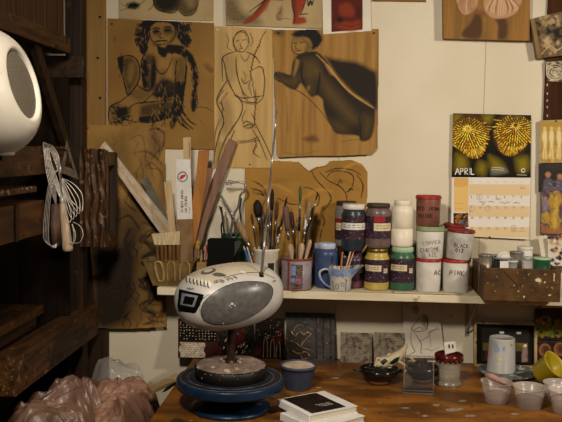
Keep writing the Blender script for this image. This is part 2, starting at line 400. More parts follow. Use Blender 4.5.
loopset(mb, [[(44+k*1.1, 147, -.01), (46+k*1.6, 170, -.012), (51+k*1.2, 190, -.01), (56, 205, .01)] for k in range(0, 5)])
mb.build('wire_balloon', parent=w3)
M_sq = mat('set_square_metal', '#6f6352', '#4f4436', scale=40, rough=.4, metal=.4)
to, ti = [(66.5, 139.5), (78.5, 179.5), (60.5, 172.5)], [(67.3, 151), (73.6, 169.7), (64.6, 166.2)]
sq = MB(M_sq)
for k in range(3):
    j = (k+1) % 3
    sq.prism([P(*to[k], .02), P(*to[j], .02), P(*ti[j], .02), P(*ti[k], .02)], (0, .003, 0))
tag(sq.build('set_square'), 'dull metal triangle set square hanging behind the whisks', 'set square')
pg = MB(M_nail)
for px, py in ((45.5, 146), (60.5, 163), (66.8, 150)): pg.tube([A(px, py, WY-.012), A(px, py, WY+.012), (RX-.002, A(px, py, WY).y+.03, A(px, py, WY).z)], .0022, 6)
pg.build('nail', parent=rk)

# ------------------------------------------------------------------ white rounded loudspeaker
M_spk = mat('white_speaker_plastic', '#c2baab', '#b6ad9b', scale=12, rough=.35, spots='#6d6455', sscale=120, sthr=.75)
M_mesh = mat('grey_speaker_mesh', '#6e675b', '#57503f', scale=300, rough=.5, metal=.3)
sc_ = A(-24, 95, -1.35); KS = .825
sp = thing('loudspeaker', 'white rounded plastic loudspeaker with grey oval mesh on the rack', 'loudspeaker', (sc_.x, sc_.y, sc_.z-.14))
ax = Matrix.Rotation(math.radians(-13), 4, 'Y') @ Matrix.Rotation(PI/2, 4, 'Y')      # lathe z axis -> room +X, tipped up
prof = [(1e-4, -.16), (.05, -.158), (.10, -.14), (.14, -.10), (.163, -.045), (.17, .01), (.163, .06), (.145, .098), (.12, .122), (.10, .13), (.093, .129), (.089, .125), (.086, .12), (.06, .121), (1e-4, .122)]
prof = [(q[0]*KS, q[1]*KS) for q in cr(prof, 3)]
MB(M_spk).lathe(sc_, prof, 64, ax).build('housing', parent=sp)
MB(M_mesh).lathe(sc_, [(1e-4, .128*KS), (.04*KS, .1275*KS), (.07*KS, .1255*KS), (.0875*KS, .121*KS)], 48, ax).build('mesh_grille', parent=sp)
ft = A(6, 150, -1.35)
MB(M_spk).lathe((ft.x-.02, ft.y, ft.z-.012), [(1e-4, 0), (.034, 0), (.037, .005), (.033, .016), (.02, .03), (1e-4, .034)], 32).build('foot', parent=sp)
MB(M_screw).box((-.906, ft.y-.02, ft.z-.022), (ft.x, ft.y+.02, ft.z-.013)).build('mounting_plate', parent=sp)

# ------------------------------------------------------------------ bin of bags at lower left
M_bin = mat('bin_wood', '#4c2f19', '#331e0e', scale=6, stretch=(6, 6, 1))
bn = thing('rubbish_bin', 'dark wooden bin between rack and table filled with bags', 'bin', (-.73, -.62, 0))
bx0, bx1, by0, by1 = -1.035, tx-.012, -1.05, -.285
for lo, hi in (((bx0, by0, 0), (bx1, by0+.015, .6)), ((bx0, by1-.015, 0), (bx1, by1, .6)), ((bx0, by0+.015, 0), (bx0+.015, by1-.015, .6)), ((bx1-.015, by0+.015, 0), (bx1, by1-.015, .6))):
    MB(M_bin).box(lo, hi).build('side_panel', parent=bn)
MB(M_bin).box((bx0, by0, .0), (bx1, by1, .012)).build('bottom_panel', parent=bn)
M_bag = mat('pinkish_plastic_bag', '#8a6856', '#664a3b', scale=7, rough=.33, bump=.4, bscale=20, alpha=.86, spec=.5)
M_kraft = mat('crumpled_pink_paper', '#96705a', '#75533f', scale=10, rough=.45, bump=.5, bscale=18)
M_clear = mat('clear_plastic_wrap', '#c8c2b8', '#a9a399', scale=12, rough=.12, bump=.5, bscale=30, alpha=.2, spec=.6)
def crumple(c, rx, ry, h, seed, amp, fr=5.0, an=.4, dirn=1.9):
    cd_, sd_ = math.cos(dirn), math.sin(dirn)
    def ridge(p): return 1-min(1, abs(noise.noise(p))*2.6)
    def fn(u, v):
        a = u*2*PI; rr = v; x, y = math.cos(a)*rr*rx, math.sin(a)*rr*ry
        w = Vector((noise.noise(Vector((x*9, y*9, seed))), noise.noise(Vector((x*9, y*9, seed+7))), 0))*.05
        X = ((x+w.x)*cd_+(y+w.y)*sd_)*fr*3; Y_ = (-(x+w.x)*sd_+(y+w.y)*cd_)*fr*3*an
        f = ridge(Vector((X, Y_, seed)))+.55*ridge(Vector((X*1.9+3, Y_*2.2, seed+2)))+.28*ridge(Vector((X*4.1, Y_*4.4+5, seed+5)))
        lo = noise.noise(Vector((x*6, y*6, seed+11)))
        z = h*(1-rr**5)*(1+.55*lo)+amp*f*(1-rr**6)
        k = 1+.12*noise.noise(Vector((math.cos(a)*2, math.sin(a)*2, seed+4)))
        return (c[0]+x*k+amp*.35*noise.noise(Vector((X, Y_, seed+21))), c[1]+y*k+amp*.35*noise.noise(Vector((X, Y_, seed+31))), c[2]+z)
    return fn
def heap(name, label, cat, c, rx, ry, h, seed, amp, m, fr=5.0, n=90):
    o = MB(m).grid(crumple(c, rx, ry, h, seed, amp, fr), n*2, n//2).build(name, solid=.0012); return tag(o, label, cat)
c = T(40, 402, .66); bagz = .60
heap('plastic_bag', 'crumpled translucent pinkish plastic bag under the gold-flecked rail end', 'bag', (-.865, -.60, .615), .155, .30, .115, 2.0, .034, M_bag, 5.0, 150)
heap('crumpled_paper', 'crumpled pinkish wrapping paper heaped against the table edge', 'paper', (-.705, -.44, .61), .118, .22, .108, 11.0, .028, M_kraft, 7.0, 150)
heap('plastic_wrap', 'clear crinkled plastic wrap lying behind the pinkish paper', 'plastic wrap', (-.765, -.25, .62), .115, .05, .13, 23.0, .02, M_clear, 6, 80)
# pale batten by the table's left end, black tool beside it
M_bat = mat('pale_batten', '#a58a63', '#8a6f49', scale=8, stretch=(1, 6, 6), rough=.7)
q = [T(147, 386.5, TZ+.012), T(176, 373.5, TZ+.012), T(181, 377.5, TZ+.012), T(152, 391, TZ+.012)]
tag(MB(M_bat).prism(q, (0, 0, -.011)).build('wood_batten'), 'short pale wooden batten lying at the left end of the table', 'batten')
M_blk = mat('black_plastic', '#16120f', '#0d0b09', scale=30, rough=.4)
tag(MB(M_blk).tube([T(163, 392, TZ+.005), T(168, 388, TZ+.006), T(174, 384, TZ+.005), T(180, 381, TZ+.005)], [.002, .006, .005, .002], 8).build('black_scraper'), 'small black tool lying beside the pale batten', 'tool')
# ------------------------------------------------------------------ pictures on the wall: drawn sheets carry their ink in the sheet itself
import numpy as np
class Art:
    def __init__(s, quad, step=.55):
        s.q = quad; ys = [p[1] for p in quad]; xs = [p[0] for p in quad]
        s.nu = max(2, int((max(xs)-min(xs))/step)); s.nv = max(2, int((max(ys)-min(ys))/step))
        u, v = np.meshgrid(np.linspace(0, 1, s.nu+1), np.linspace(0, 1, s.nv+1)); TL, TR, BR, BL = [np.array(p, float) for p in quad]
        P_ = ((1-u)*(1-v))[..., None]*TL+(u*(1-v))[..., None]*TR+(u*v)[..., None]*BR+((1-u)*v)[..., None]*BL
        s.x, s.y = P_[..., 0].ravel(), P_[..., 1].ravel()
        s.c = np.zeros((len(s.x), 3)); s.a = np.zeros(len(s.x)); s.rng = np.random.default_rng(5)
    def over(s, idx, al, col):
        al = np.clip(al, 0, 1); a0 = s.a[idx]; na = al+a0*(1-al)
        s.c[idx] = (al[:, None]*np.array(lin(col))+(a0*(1-al))[:, None]*s.c[idx])/np.maximum(na, 1e-6)[:, None]; s.a[idx] = na
    def near(s, pts, m):
        p = np.array(pts); return np.nonzero((s.x > p[:, 0].min()-m) & (s.x < p[:, 0].max()+m) & (s.y > p[:, 1].min()-m) & (s.y < p[:, 1].max()+m))[0]
    def seg(s, idx, pts, W=None):
        d = np.full(len(idx), 1e9); X, Y_ = s.x[idx], s.y[idx]
        for i in range(len(pts)-1):
            (ax_, ay), (bx, by) = pts[i], pts[i+1]; dx, dy = bx-ax_, by-ay; l = dx*dx+dy*dy+1e-9
            t = np.clip(((X-ax_)*dx+(Y_-ay)*dy)/l, 0, 1); e = np.hypot(X-ax_-t*dx, Y_-ay-t*dy)
            if W is not None: e = e-(W[i]+(W[i+1]-W[i])*t)/2
            d = np.minimum(d, e)
        return d
    def line(s, pts, w, col='#0d0b09', al=.9, soft=.5, n=5, rough=0, taper=True):
        p = cr(pts, n) if n > 1 else list(pts)
        if rough: p = [(x+jit(rough), y+jit(rough)) for x, y in p]
        k = len(p); W = [w*((.45+.55*math.sin(PI*(i+.6)/k)) if taper else 1)*(1+jit(.25)) for i in range(k)]
        idx = s.near(p, w+1.5)
        if len(idx): d = s.seg(idx, p, W); s.over(idx, al*np.clip(.5-d/soft, 0, 1), col)
    def area(s, pts, col='#17110a', al=.9, soft=2., n=4, grain=.0):
        p = cr(list(pts)+[pts[0]], n); idx = s.near(p, soft+1)
        if not len(idx): return
        X, Y_ = s.x[idx], s.y[idx]; ins = np.zeros(len(idx), bool)
        for i in range(len(p)-1):
            (x0, y0), (x1, y1) = p[i], p[i+1]
            if y0 == y1: continue
            ins ^= ((y0 > Y_) != (y1 > Y_)) & (X < (x1-x0)*(Y_-y0)/(y1-y0)+x0)
        d = s.seg(idx, p); d = np.where(ins, -d, d)
        if grain: d = d+soft*grain*(s.rng.random(len(idx))-.5)*2
        s.over(idx, al*np.clip(.5-d/(2*soft), 0, 1), col)
    def hatch(s, pts, k, w=.5, L=5, ang=1.2, col='#0d0b09', al=.7, C=None):
        xs = [p[0] for p in pts]; ys = [p[1] for p in pts]
        for _ in range(k):
            x, y = random.uniform(min(xs), max(xs)), random.uniform(min(ys), max(ys)); a = ang+jit(.5)
            s.line([(x, y), (x+L*.5*math.cos(a)+jit(.6), y+L*.5*math.sin(a)+jit(.6)), (x+L*math.cos(a), y+L*math.sin(a))], w, col, al)
    def scale(s, C): return C
INKED = {}
def inked(m, grain=160, hard=.55):
    if m.name in INKED: return INKED[m.name]
    k = m.copy(); k.name = m.name+'_drawn'; nt = k.node_tree; N = nt.nodes; L = nt.links; b = N['Principled BSDF']
    src = b.inputs['Base Color'].links[0].from_socket
    vc = N.new('ShaderNodeVertexColor'); vc.layer_name = 'ink'
    nz = N.new('ShaderNodeTexNoise'); nz.inputs['Scale'].default_value = grain*2; nz.inputs['Detail'].default_value = 2
    tc = N.new('ShaderNodeTexCoord'); L.new(tc.outputs['Object'], nz.inputs['Vector'])
    def mth(op, a, v):
        n = N.new('ShaderNodeMath'); n.operation = op
        for i, q in enumerate((a, v)):
            if hasattr(q, 'is_output'): L.new(q, n.inputs[i])
            else: n.inputs[i].default_value = q
        return n.outputs[0]
    f = mth('MULTIPLY', mth('MULTIPLY', vc.outputs['Alpha'], 1.35), mth('ADD', mth('MULTIPLY', nz.outputs['Fac'], 2*hard), 1-hard)); f = mth('MINIMUM', f, 1.0)
    mx = N.new('ShaderNodeMix'); mx.data_type = 'RGBA'; L.new(f, mx.inputs['Factor']); L.new(src, mx.inputs[6]); L.new(vc.outputs['Color'], mx.inputs[7]); L.new(mx.outputs[2], b.inputs['Base Color'])
    INKED[m.name] = k; return k
def sheet(name, label, cat, quad, Y, m, curl=0, group=None, paper='paper', solid=.0007, poly=None, wav=.0012, art=None, parent=None, hard=.55):
    ys = [q[1] for q in quad]; xs = [q[0] for q in quad]
    y0, y1, x0, x1 = min(ys), max(ys), min(xs), max(xs)
    def cf(px, py):
        v = min(max((py-y0)/(y1-y0), 0), 1); u = min(max((px-x0)/(x1-x0), 0), 1)
        return curl*(v**3) + wav*(.5+.5*math.sin(u*5+v*3))*v
    def fn(px, py, off=.0011): return A(px, py, Y-cf(px, py)-off)
    t = parent or thing(name, label, cat, A((x0+x1)/2, y1, Y), group)
    if art is None: art = Art(quad, 8)
    mb = MB(inked(m, hard=hard)); nu, nv = art.nu, art.nv
    vs = [fn(float(x), float(y), 0) for x, y in zip(art.x, art.y)]
    fs = [(j*(nu+1)+i, j*(nu+1)+i+1, (j+1)*(nu+1)+i+1, (j+1)*(nu+1)+i) for j in range(nv) for i in range(nu)]
    col = np.concatenate([art.c, art.a[:, None]], 1)
    if poly:
        Xc = art.x.reshape(nv+1, nu+1); Yc = art.y.reshape(nv+1, nu+1); keep = []
        for f in fs:
            cx = sum(art.x[i] for i in f)/4; cy = sum(art.y[i] for i in f)/4; ins = False
            for k in range(len(poly)):
                (ax_, ay), (bx, by) = poly[k], poly[(k+1) % len(poly)]
                if (ay > cy) != (by > cy) and cx < (bx-ax_)*(cy-ay)/(by-ay)+ax_: ins = not ins
            if ins: keep.append(f)
        used = sorted({i for f in keep for i in f}); mp = {i: k for k, i in enumerate(used)}
        vs = [vs[i] for i in used]; col = col[used]; fs = [tuple(mp[i] for i in f) for f in keep]
    mb.add(vs, fs, True); o = mb.build(paper, parent=t)
    at_ = o.data.color_attributes.new('ink', 'FLOAT_COLOR', 'POINT'); at_.data.foreach_set('color', col.astype(np.float32).ravel())
    o.modifiers.new('solid', 'SOLIDIFY').thickness = solid; o.modifiers['solid'].offset = 1
    return t, fn
def crop(x0, y0, k): return lambda pts: [(x0+p[0]/k, y0+p[1]/k) for p in pts]
def pins(t, fn, L, m=None):
    for px, py in L:
        p = fn(px, py, .001); MB(m or M_pin).lathe(p, [(1e-4, -.001), (.0035, 0), (.0038, .002), (.002, .004), (1e-4, .0044)], 12, Matrix.Rotation(PI/2, 4, 'X')).build('pin', parent=t)
M_kr = mat('brown_kraft_sheet', '#87652f', '#765424', scale=5, rough=.8, spots=[('#5a3c1a', 14, .66)], ssw=.1)
M_kr2 = mat('pale_wood_sheet', '#b5955f', '#a3834d', scale=5, stretch=(8, 1, .6), rough=.75, spots=[('#8b6a3a', 9, .70)], ssw=.1)
M_kr3 = mat('golden_wood_sheet', '#966f35', '#7e5a27', scale=5, stretch=(9, 1, .6), rough=.75, spots=[('#5e3f1b', 16, .68)], ssw=.1)
M_och = mat('ochre_wrapping_paper', '#99702f', '#866026', scale=6, rough=.8, bump=.9, bscale=12)
M_crm = mat('cream_stained_paper', '#a8926a', '#927a52', scale=5, rough=.85, spots=[('#75592f', 8, .64)], ssw=.12)
M_white = mat('white_paper', '#cdc4b2', '#c3b9a4', scale=8, rough=.8)
M_pin = mat('dark_pin', '#3a1c14', rough=.4)
M_pen = mat('pencil_line', '#3b352b', '#5a5040', scale=90, rough=.9)
BK, WASH, MID, SEP = '#0e0b08', '#1c140b', '#3f2f16', '#4d2e10'

# --- charcoal sketch cut by the top edge, upper left
q = [(119, -30), (214, -30), (213.5, 21), (119.5, 18.5)]; a = Art(q); C = crop(100, 0, 5.62)
a.area(C([(300, -40), (310, 40), (350, 62), (400, 72), (440, 60), (480, 88), (530, 70), (550, 20), (545, -60)]), '#4a3a22', .75, 2)
a.area(C([(305, -30), (315, 30), (360, 60), (420, 45), (442, 0), (430, -50)]), BK, .85, 3); a.area(C([(470, -20), (500, 40), (530, 30), (530, -20)]), '#8a7450', .6, 3)
a.area(C([(150, 25), (190, 12), (222, 28), (205, 48), (165, 45)]), BK, .9, 2)
for w, p in [(.9, [(300, -10), (315, 45), (360, 66), (420, 70), (445, 20)]), (.9, [(445, 60), (480, 88), (530, 72), (552, 10)]), (.6, [(115, 60), (160, 45), (230, 20), (260, -10)]), (.6, [(270, 60), (300, 30), (300, 0)]), (.4, [(120, 20), (150, 40), (200, 50)])]: a.line(C(p), w, BK, .8, 1)
sheet('charcoal_sketch', 'brown charcoal sketch cut off by the top edge above the seated figure', 'drawing', q, -.003, M_crm, art=a)

# --- seated figure
q = [(107.6, 18.3), (214, 23), (214.5, 149.5), (107.6, 148)]; a = Art(q, .5); C = crop(100, 0, 2.813)
for p, al in (([(60, 168), (85, 160), (106, 185), (106, 220), (82, 262), (70, 235)], .55), ([(150, 245), (180, 222), (212, 235), (212, 270), (180, 280), (152, 272)], .75), ([(124, 152), (158, 162), (156, 240), (126, 245)], .6), ([(115, 298), (160, 286), (205, 286), (202, 312), (120, 328)], .6), ([(150, 84), (165, 80), (166, 96), (152, 98)], .7), ([(180, 80), (199, 77), (200, 92), (182, 95)], .7), ([(206, 165), (240, 165), (238, 240), (212, 250)], .4), ([(30, 295), (75, 300), (75, 335), (32, 345)], .35), ([(166, 195), (186, 195), (184, 236), (166, 236)], .3), ([(140, 98), (150, 118), (170, 127), (150, 128)], .5), ([(205, 85), (213, 85), (208, 112), (198, 116)], .45), ([(80, 265), (120, 240), (150, 262), (110, 285)], .3)): a.area(C(p), WASH, al, 2.4, grain=.5)
a.area(C([(82, 180), (95, 176), (99, 200), (86, 235), (76, 215)]), '#80602f', .5, 2)
for b in ([(118, 62), (142, 58), (140, 88), (136, 120), (128, 152), (114, 148), (112, 130), (119, 110), (114, 88)], [(212, 62), (230, 70), (244, 100), (248, 124), (238, 124), (224, 118), (216, 100), (217, 82)], [(120, 62), (150, 53), (200, 55), (230, 68), (216, 80), (196, 65), (160, 63), (142, 76)],
          [(160, 128), (180, 134), (196, 124), (206, 148), (190, 150), (182, 162), (166, 152)], [(196, 126), (226, 128), (256, 150), (270, 180), (277, 215), (272, 262), (268, 310), (259, 312), (256, 280), (263, 240), (259, 205), (246, 170), (215, 150), (200, 150)],
          [(216, 232), (236, 236), (233, 300), (225, 326), (206, 322), (208, 290)], [(112, 328), (160, 324), (205, 302), (207, 325), (150, 344), (110, 341)], [(50, 163), (63, 160), (64, 200), (57, 196)], [(46, 312), (66, 302), (72, 316), (52, 330)], [(122, 168), (134, 178), (133, 235), (122, 246), (118, 205)], [(152, 264), (180, 262), (208, 264), (190, 273), (160, 272)], [(148, 170), (157, 200), (152, 240), (144, 236)], [(206, 330), (216, 335), (205, 362), (196, 350)]): a.area(C(b), BK, .92, .7, grain=1.2)
for w, p in [(.9, [(140, 100), (138, 75), (150, 62), (175, 58), (200, 65), (212, 82), (210, 105), (195, 119), (170, 126), (150, 118), (140, 98)]), (1.5, [(149, 91), (158, 87), (167, 89)]), (1.5, [(181, 87), (190, 83), (199, 87)]), (.9, [(172, 92), (168, 105), (178, 107)]), (1.6, [(156, 117), (172, 115), (190, 115)]), (1.2, [(148, 82), (158, 78), (168, 81)]), (1.2, [(180, 78), (190, 75), (200, 78)]),
    (1.6, [(125, 152), (117, 175), (120, 210), (125, 245)]), (1, [(150, 160), (160, 195), (175, 208), (190, 195), (205, 160)]), (1.7, [(242, 160), (243, 200), (236, 250), (232, 305), (242, 325)]), (1.2, [(216, 170), (212, 215), (214, 262), (204, 305)]), (1.3, [(55, 170), (70, 157), (95, 160), (110, 182), (112, 212), (104, 238), (80, 267), (70, 240), (62, 205), (54, 172)]),
    (1, [(80, 267), (58, 285), (30, 300), (24, 330), (34, 352)]), (1.1, [(75, 310), (100, 292), (150, 286), (206, 280)]), (1.1, [(105, 240), (135, 256), (152, 236)]), (1.1, [(118, 292), (152, 262)]), (.9, [(98, 342), (142, 344), (210, 328)]), (.9, [(28, 300), (60, 306), (78, 308)]), (.9, [(38, 347), (70, 336), (102, 346)]), (.9, [(76, 298), (68, 330), (80, 340)]),
    (1.3, [(215, 320), (224, 345), (246, 362)]), (1.3, [(222, 318), (240, 345), (262, 363)]), (1.3, [(230, 314), (252, 340), (270, 352)]), (1.1, [(206, 325), (200, 345), (200, 360)]), (1.1, [(226, 330), (236, 352), (252, 366)]), (.5, [(270, 300), (300, 304), (318, 316)])]: a.line(C(p), w, BK, .85, .8, 6, .14)
for k in range(46):
    x0, y0 = random.choice(((118, 100), (236, 92), (128, 80), (228, 80), (120, 128), (243, 112))); x0 += jit(9); y0 += jit(20); a.line(C([(x0, y0), (x0+jit(9)+4, y0+5), (x0+jit(9), y0+10), (x0+jit(8), y0+14)]), .8, BK, .8, .7)
for k in range(30): x0 = 26+random.random()*50; y0 = 296+random.random()*48; a.line(C([(x0, y0), (x0+9, y0+8+jit(8)), (x0+16, y0+jit(14))]), .7, BK, .75, .7)
for k in range(60):
    x0, y0 = random.choice(((235, 280), (262, 200), (268, 270), (215, 310), (125, 210), (58, 180), (180, 262), (150, 335), (180, 330))); a.line(C([(x0+jit(9), y0+jit(30)), (x0+jit(8), y0+jit(30)+10)]), .9, BK, .7, .8)
for k in range(150):                                               # paper showing through the charcoal
    x0, y0 = random.choice(((262, 200), (266, 260), (225, 280), (150, 332), (190, 322), (240, 150), (128, 205), (180, 258), (126, 100), (230, 90), (160, 305), (215, 200)))
    x0 += jit(14); y0 += jit(26); v = random.uniform(.9, 1.9); L_ = random.uniform(6, 16)
    a.line(C([(x0, y0), (x0+L_*math.cos(v)*.5+jit(2), y0+L_*.5), (x0+L_*math.cos(v), y0+L_)]), .55, '#84632f', .75, .6)
for k in range(60):                                                # loose curls
    sd = random.choice((-1, 1)); x0 = (112 if sd < 0 else 240)+jit(10); y0 = random.uniform(62, 128); r = random.uniform(3, 6)
    a.line(C([(x0+r*math.cos(q_*.9)+sd*q_*.4, y0+r*math.sin(q_*.9)+q_*1.1) for q_ in range(8)]), .75, BK, .85, .6, 3)
t, fn = sheet('charcoal_drawing', 'charcoal drawing of a seated curly-haired figure on brown paper', 'drawing', q, -.006, M_kr, art=a); pins(t, fn, [(112, 24)])

# --- standing figure
q = [(214.6, 26), (273, 29), (272, 168), (213.6, 168)]; a = Art(q, .5); PN = '#2b251c'
C = crop(205, 20, 5.27)
a.area(C([(100, 190), (150, 180), (160, 300), (120, 330)]), '#6a5532', .3, 3); a.area(C([(60, 60), (110, 60), (100, 300), (60, 400)]), '#7a6238', .3, 4)
for w, p in [(.8, ell(190, 115, 37, 54, 18)+[(227, 118)]), (.7, [(158, 80), (175, 62), (205, 60), (228, 85), (236, 120)]), (.5, [(110, 70), (125, 110), (115, 140), (140, 160)]), (.5, [(240, 70), (250, 110), (240, 140)]), (1, [(165, 167), (120, 185), (92, 206), (88, 260), (98, 320)]), (1, [(92, 210), (108, 250), (120, 320), (148, 378), (165, 405)]), (.9, [(160, 190), (165, 260), (178, 320), (205, 380), (230, 408)]),
    (.9, [(215, 167), (258, 185), (290, 230)]), (.9, [(245, 265), (295, 250), (315, 285), (312, 330), (308, 405)]), (.6, [(185, 185), (213, 216), (230, 190)]), (.8, [(188, 310), (210, 332), (228, 320)]), (.7, [(165, 112), (178, 108)]), (.7, [(198, 108), (212, 106)]), (.5, [(188, 120), (184, 138), (195, 140)]), (.7, [(178, 152), (200, 151)]), (1, [(120, 320), (80, 380), (58, 425)]), (.5, [(150, 90), (150, 130), (165, 160)]), (.6, [(240, 300), (232, 350), (245, 400)]), (.5, [(200, 270), (215, 300), (205, 330)]), (.8, [(150, 400), (200, 412), (260, 405), (308, 400)])]:
    for _ in (0, 1): a.line(C([(x+jit(5), y+jit(5)) for x, y in p]), w*.8, PN, .75, .6)
C = crop(205, 90, 5.27)
a.area(C([(80, 60), (130, 60), (150, 180), (90, 240), (70, 160)]), '#6a5532', .3, 3)
for w, p in [(1, [(100, 0), (62, 60), (88, 125), (100, 175), (72, 235), (55, 330), (50, 385)]), (1, [(165, 20), (200, 80), (182, 138), (140, 210), (110, 262), (82, 330), (62, 400)]), (.6, [(85, 150), (60, 200), (48, 300)]), (.8, [(165, 30), (205, 62), (268, 70), (310, 40)]), (.9, [(200, 180), (215, 166), (240, 172), (256, 190), (225, 202), (198, 186)]), (.9, [(205, 190), (225, 182), (245, 190)]), (.6, [(215, 110), (200, 150), (205, 175)]), (.6, [(245, 120), (258, 160), (260, 185)]), (.8, [(265, 180), (310, 270), (355, 372)]), (.7, [(245, 190), (285, 275), (328, 368)]), (.6, [(165, 270), (225, 262), (288, 248)]), (.6, [(170, 285), (230, 276), (290, 262)]), (.8, [(155, 210), (140, 260), (120, 330)]), (.7, [(70, 60), (95, 90), (90, 140)]), (.6, [(120, 10), (90, 60), (100, 110)]), (.6, [(190, 10), (225, 60), (262, 62), (280, 30)])]:
    for _ in (0, 1): a.line(C([(x+jit(5), y+jit(5)) for x, y in p]), w*.8, PN, .75, .6)
def wig(pts, C, amp=.7, w=1.0):
    p = cr(C(pts), 9); a.line([(x+amp*math.sin(i*1.9)+jit(.25), y) for i, (x, y) in enumerate(p)], w, SEP, .9, .7, 1)
wig([(320, 58), (300, 90), (282, 140), (262, 176), (250, 230), (240, 290), (252, 330), (262, 420)], crop(205, 20, 5.27)); wig([(265, 0), (268, 60), (262, 130), (262, 200)], C, .5); wig([(262, 250), (270, 290), (256, 330), (292, 356)], C, .6)
t, fn = sheet('pencil_drawing', 'pencil drawing of a standing figure on a tall pale wood-toned sheet', 'drawing', q, -.0045, M_kr2, art=a); pins(t, fn, [(217, 30)], M_white)

# --- top centre poster with red legs, and the small red print with white margins
q = [(224.5, -30), (322.5, -30), (322.5, 28.5), (226, 25.5)]; a = Art(q); C = crop(220, 0, 5.11)
a.area(C([(20, -10), (80, -10), (120, 60), (190, 90), (200, 125), (60, 122), (20, 80)]), MID, .55, 5)
RD, RD2 = '#84331a', '#4f1f10'
for b in ([(245, -20), (200, 45), (165, 75), (120, 122), (165, 105), (215, 66), (268, -20)], [(368, -20), (440, -20), (420, 50), (405, 85), (432, 90), (437, 116), (374, 122), (385, 70), (370, 30)]): a.area(C(b), RD, .85, 1.5)
a.area(C([(240, -20), (205, 30), (170, 70), (200, 50), (255, -20)]), RD2, .8, 1); a.area(C([(368, -20), (388, -20), (388, 70), (378, 118)]), RD2, .6, 1.5)
for w, p in [(1, [(365, -10), (372, 40), (382, 80), (376, 120)]), (.9, [(440, -5), (425, 40), (410, 78)]), (1, [(416, 74), (448, 70)]), (1, [(150, 60), (205, 20), (240, -10)]), (2, [(250, -6), (320, -2)]), (1.5, [(448, -5), (452, 30), (462, 5), (470, 25), (478, -5)])]: a.line(C(p), w, BK, .85, .9)
a.line(C([(316, 30), (310, 60), (290, 80), (300, 100), (330, 95), (362, 98)]), .8, SEP, .7, .8); a.area(C([(300, 40), (318, 40), (318, 90), (292, 100)]), SEP, .35, 2)
sheet('red_figure_poster', 'stained tan poster with red painted legs cut off by the top edge', 'poster', q, -.0075, M_crm, art=a)
q = [(322, -20), (370, -20), (371.5, 31), (323, 34.5)]; a = Art(q); C = crop(270, 20, 4.69)
a.area([(331, -40), (362.5, -40), (362.5, 29.5), (331.5, 32)], '#4c170c', .95, .4, 1)
for b in ([(300, 30), (330, 5), (380, 10), (420, 0), (425, 35), (390, 52), (340, 45)], [(325, -70), (370, -80), (400, -40), (380, -15), (330, -25)]): a.area(C(b), '#7d2e14', .8, 2)
a.area(C([(310, -5), (325, -15), (345, 0), (325, 15)]), BK, .9, 1.5); a.area(C([(395, -60), (425, -60), (425, -10), (405, -20)]), '#3a120b', .8, 2); a.line(C([(300, 35), (330, 22), (380, 30), (430, 15)]), 1, '#3a120b', .7, 1)
sheet('red_print', 'small red figure print with white margins pinned at the top', 'print', q, -.0095, M_white, art=a, hard=.2)

# --- leaning figure
poly = [(272.5, 30), (378.5, 29.2), (378, 90), (377, 148), (371, 154.5), (340, 156), (310, 156), (279, 157.6), (276.5, 154), (274, 90)]
q = [(272, 29), (378.5, 29), (378, 158), (274, 158)]; a = Art(q, .5); C = crop(220, 0, 2.482)
a.area(C([(262, 142), (300, 150), (340, 156), (372, 172), (389, 188), (389, 270), (365, 254), (335, 234), (310, 209), (288, 184)]), '#1d150a', .88, 3.2)
a.area(C([(178, 86), (195, 75), (230, 71), (248, 84), (253, 100), (242, 116), (228, 123), (228, 106), (214, 92), (190, 92)]), BK, .92, 1.5, grain=.6)
a.area(C([(196, 134), (236, 128), (258, 145), (275, 170), (292, 198), (312, 220), (336, 242), (366, 260), (381, 270), (384, 290), (380, 325), (370, 346), (350, 349), (341, 336), (290, 331), (276, 311), (265, 290), (258, 268), (255, 247), (241, 236), (228, 240), (216, 226), (208, 214), (200, 206), (188, 221), (168, 216), (150, 201), (137, 190), (140, 179), (160, 182), (176, 186), (180, 160), (186, 146)]), '#211809', .93, 1.3)
for b, al in (([(240, 175), (262, 195), (300, 240), (330, 275), (345, 300), (325, 305), (290, 270), (258, 230)], .55), ([(208, 148), (236, 150), (248, 178), (228, 200), (206, 188)], .55), ([(146, 188), (172, 198), (186, 186), (196, 196), (186, 212), (160, 206)], .6), ([(358, 285), (376, 296), (372, 330), (356, 338)], .5), ([(270, 300), (300, 300), (320, 325), (290, 328)], .35), ([(222, 205), (234, 215), (228, 234), (218, 222)], .45)): a.area(C(b), '#6a5022', al*.72, 5)
a.area(C([(180, 97), (205, 94), (222, 106), (224, 120), (208, 130), (195, 134), (182, 128), (179, 112)]), '#8a6732', .95, 1.2)
a.area(C([(205, 96), (222, 106), (224, 121), (210, 129), (214, 110)]), '#3b2b12', .7, 2); a.area(C([(182, 95), (205, 92), (206, 100), (186, 103)]), '#57411c', .5, 2)
a.area(C([(188, 146), (197, 152), (190, 178), (182, 188)]), '#8a6732', .8, 1.2); a.area(C([(217, 214), (223, 212), (221, 224), (216, 222)]), '#8a6732', .6, 1)
a.line(C([(240, 136), (268, 164), (290, 193), (318, 224), (350, 248), (380, 267)]), 1.8, '#a87f42', .85, 1.4); a.area(C([(262, 162), (272, 165), (282, 186), (274, 182)]), '#a87f42', .7, 1.5)
for w, p in [(.8, [(180, 97), (178, 115), (182, 129), (196, 135), (216, 128)]), (1.2, [(182, 108), (190, 106)]), (1.2, [(199, 106), (210, 104)]), (.8, [(190, 108), (186, 119), (194, 120)]), (1.2, [(186, 126), (200, 125)]), (.6, [(134, 194), (172, 214), (212, 238), (248, 274), (280, 316)]), (1.6, [(345, 292), (348, 310), (350, 345)]), (1, [(138, 180), (134, 192), (150, 204)]), (2, [(205, 155), (202, 185), (208, 208)]), (2.2, [(248, 180), (246, 205), (240, 234)])]: a.line(C(p), w, BK, .85, .9)
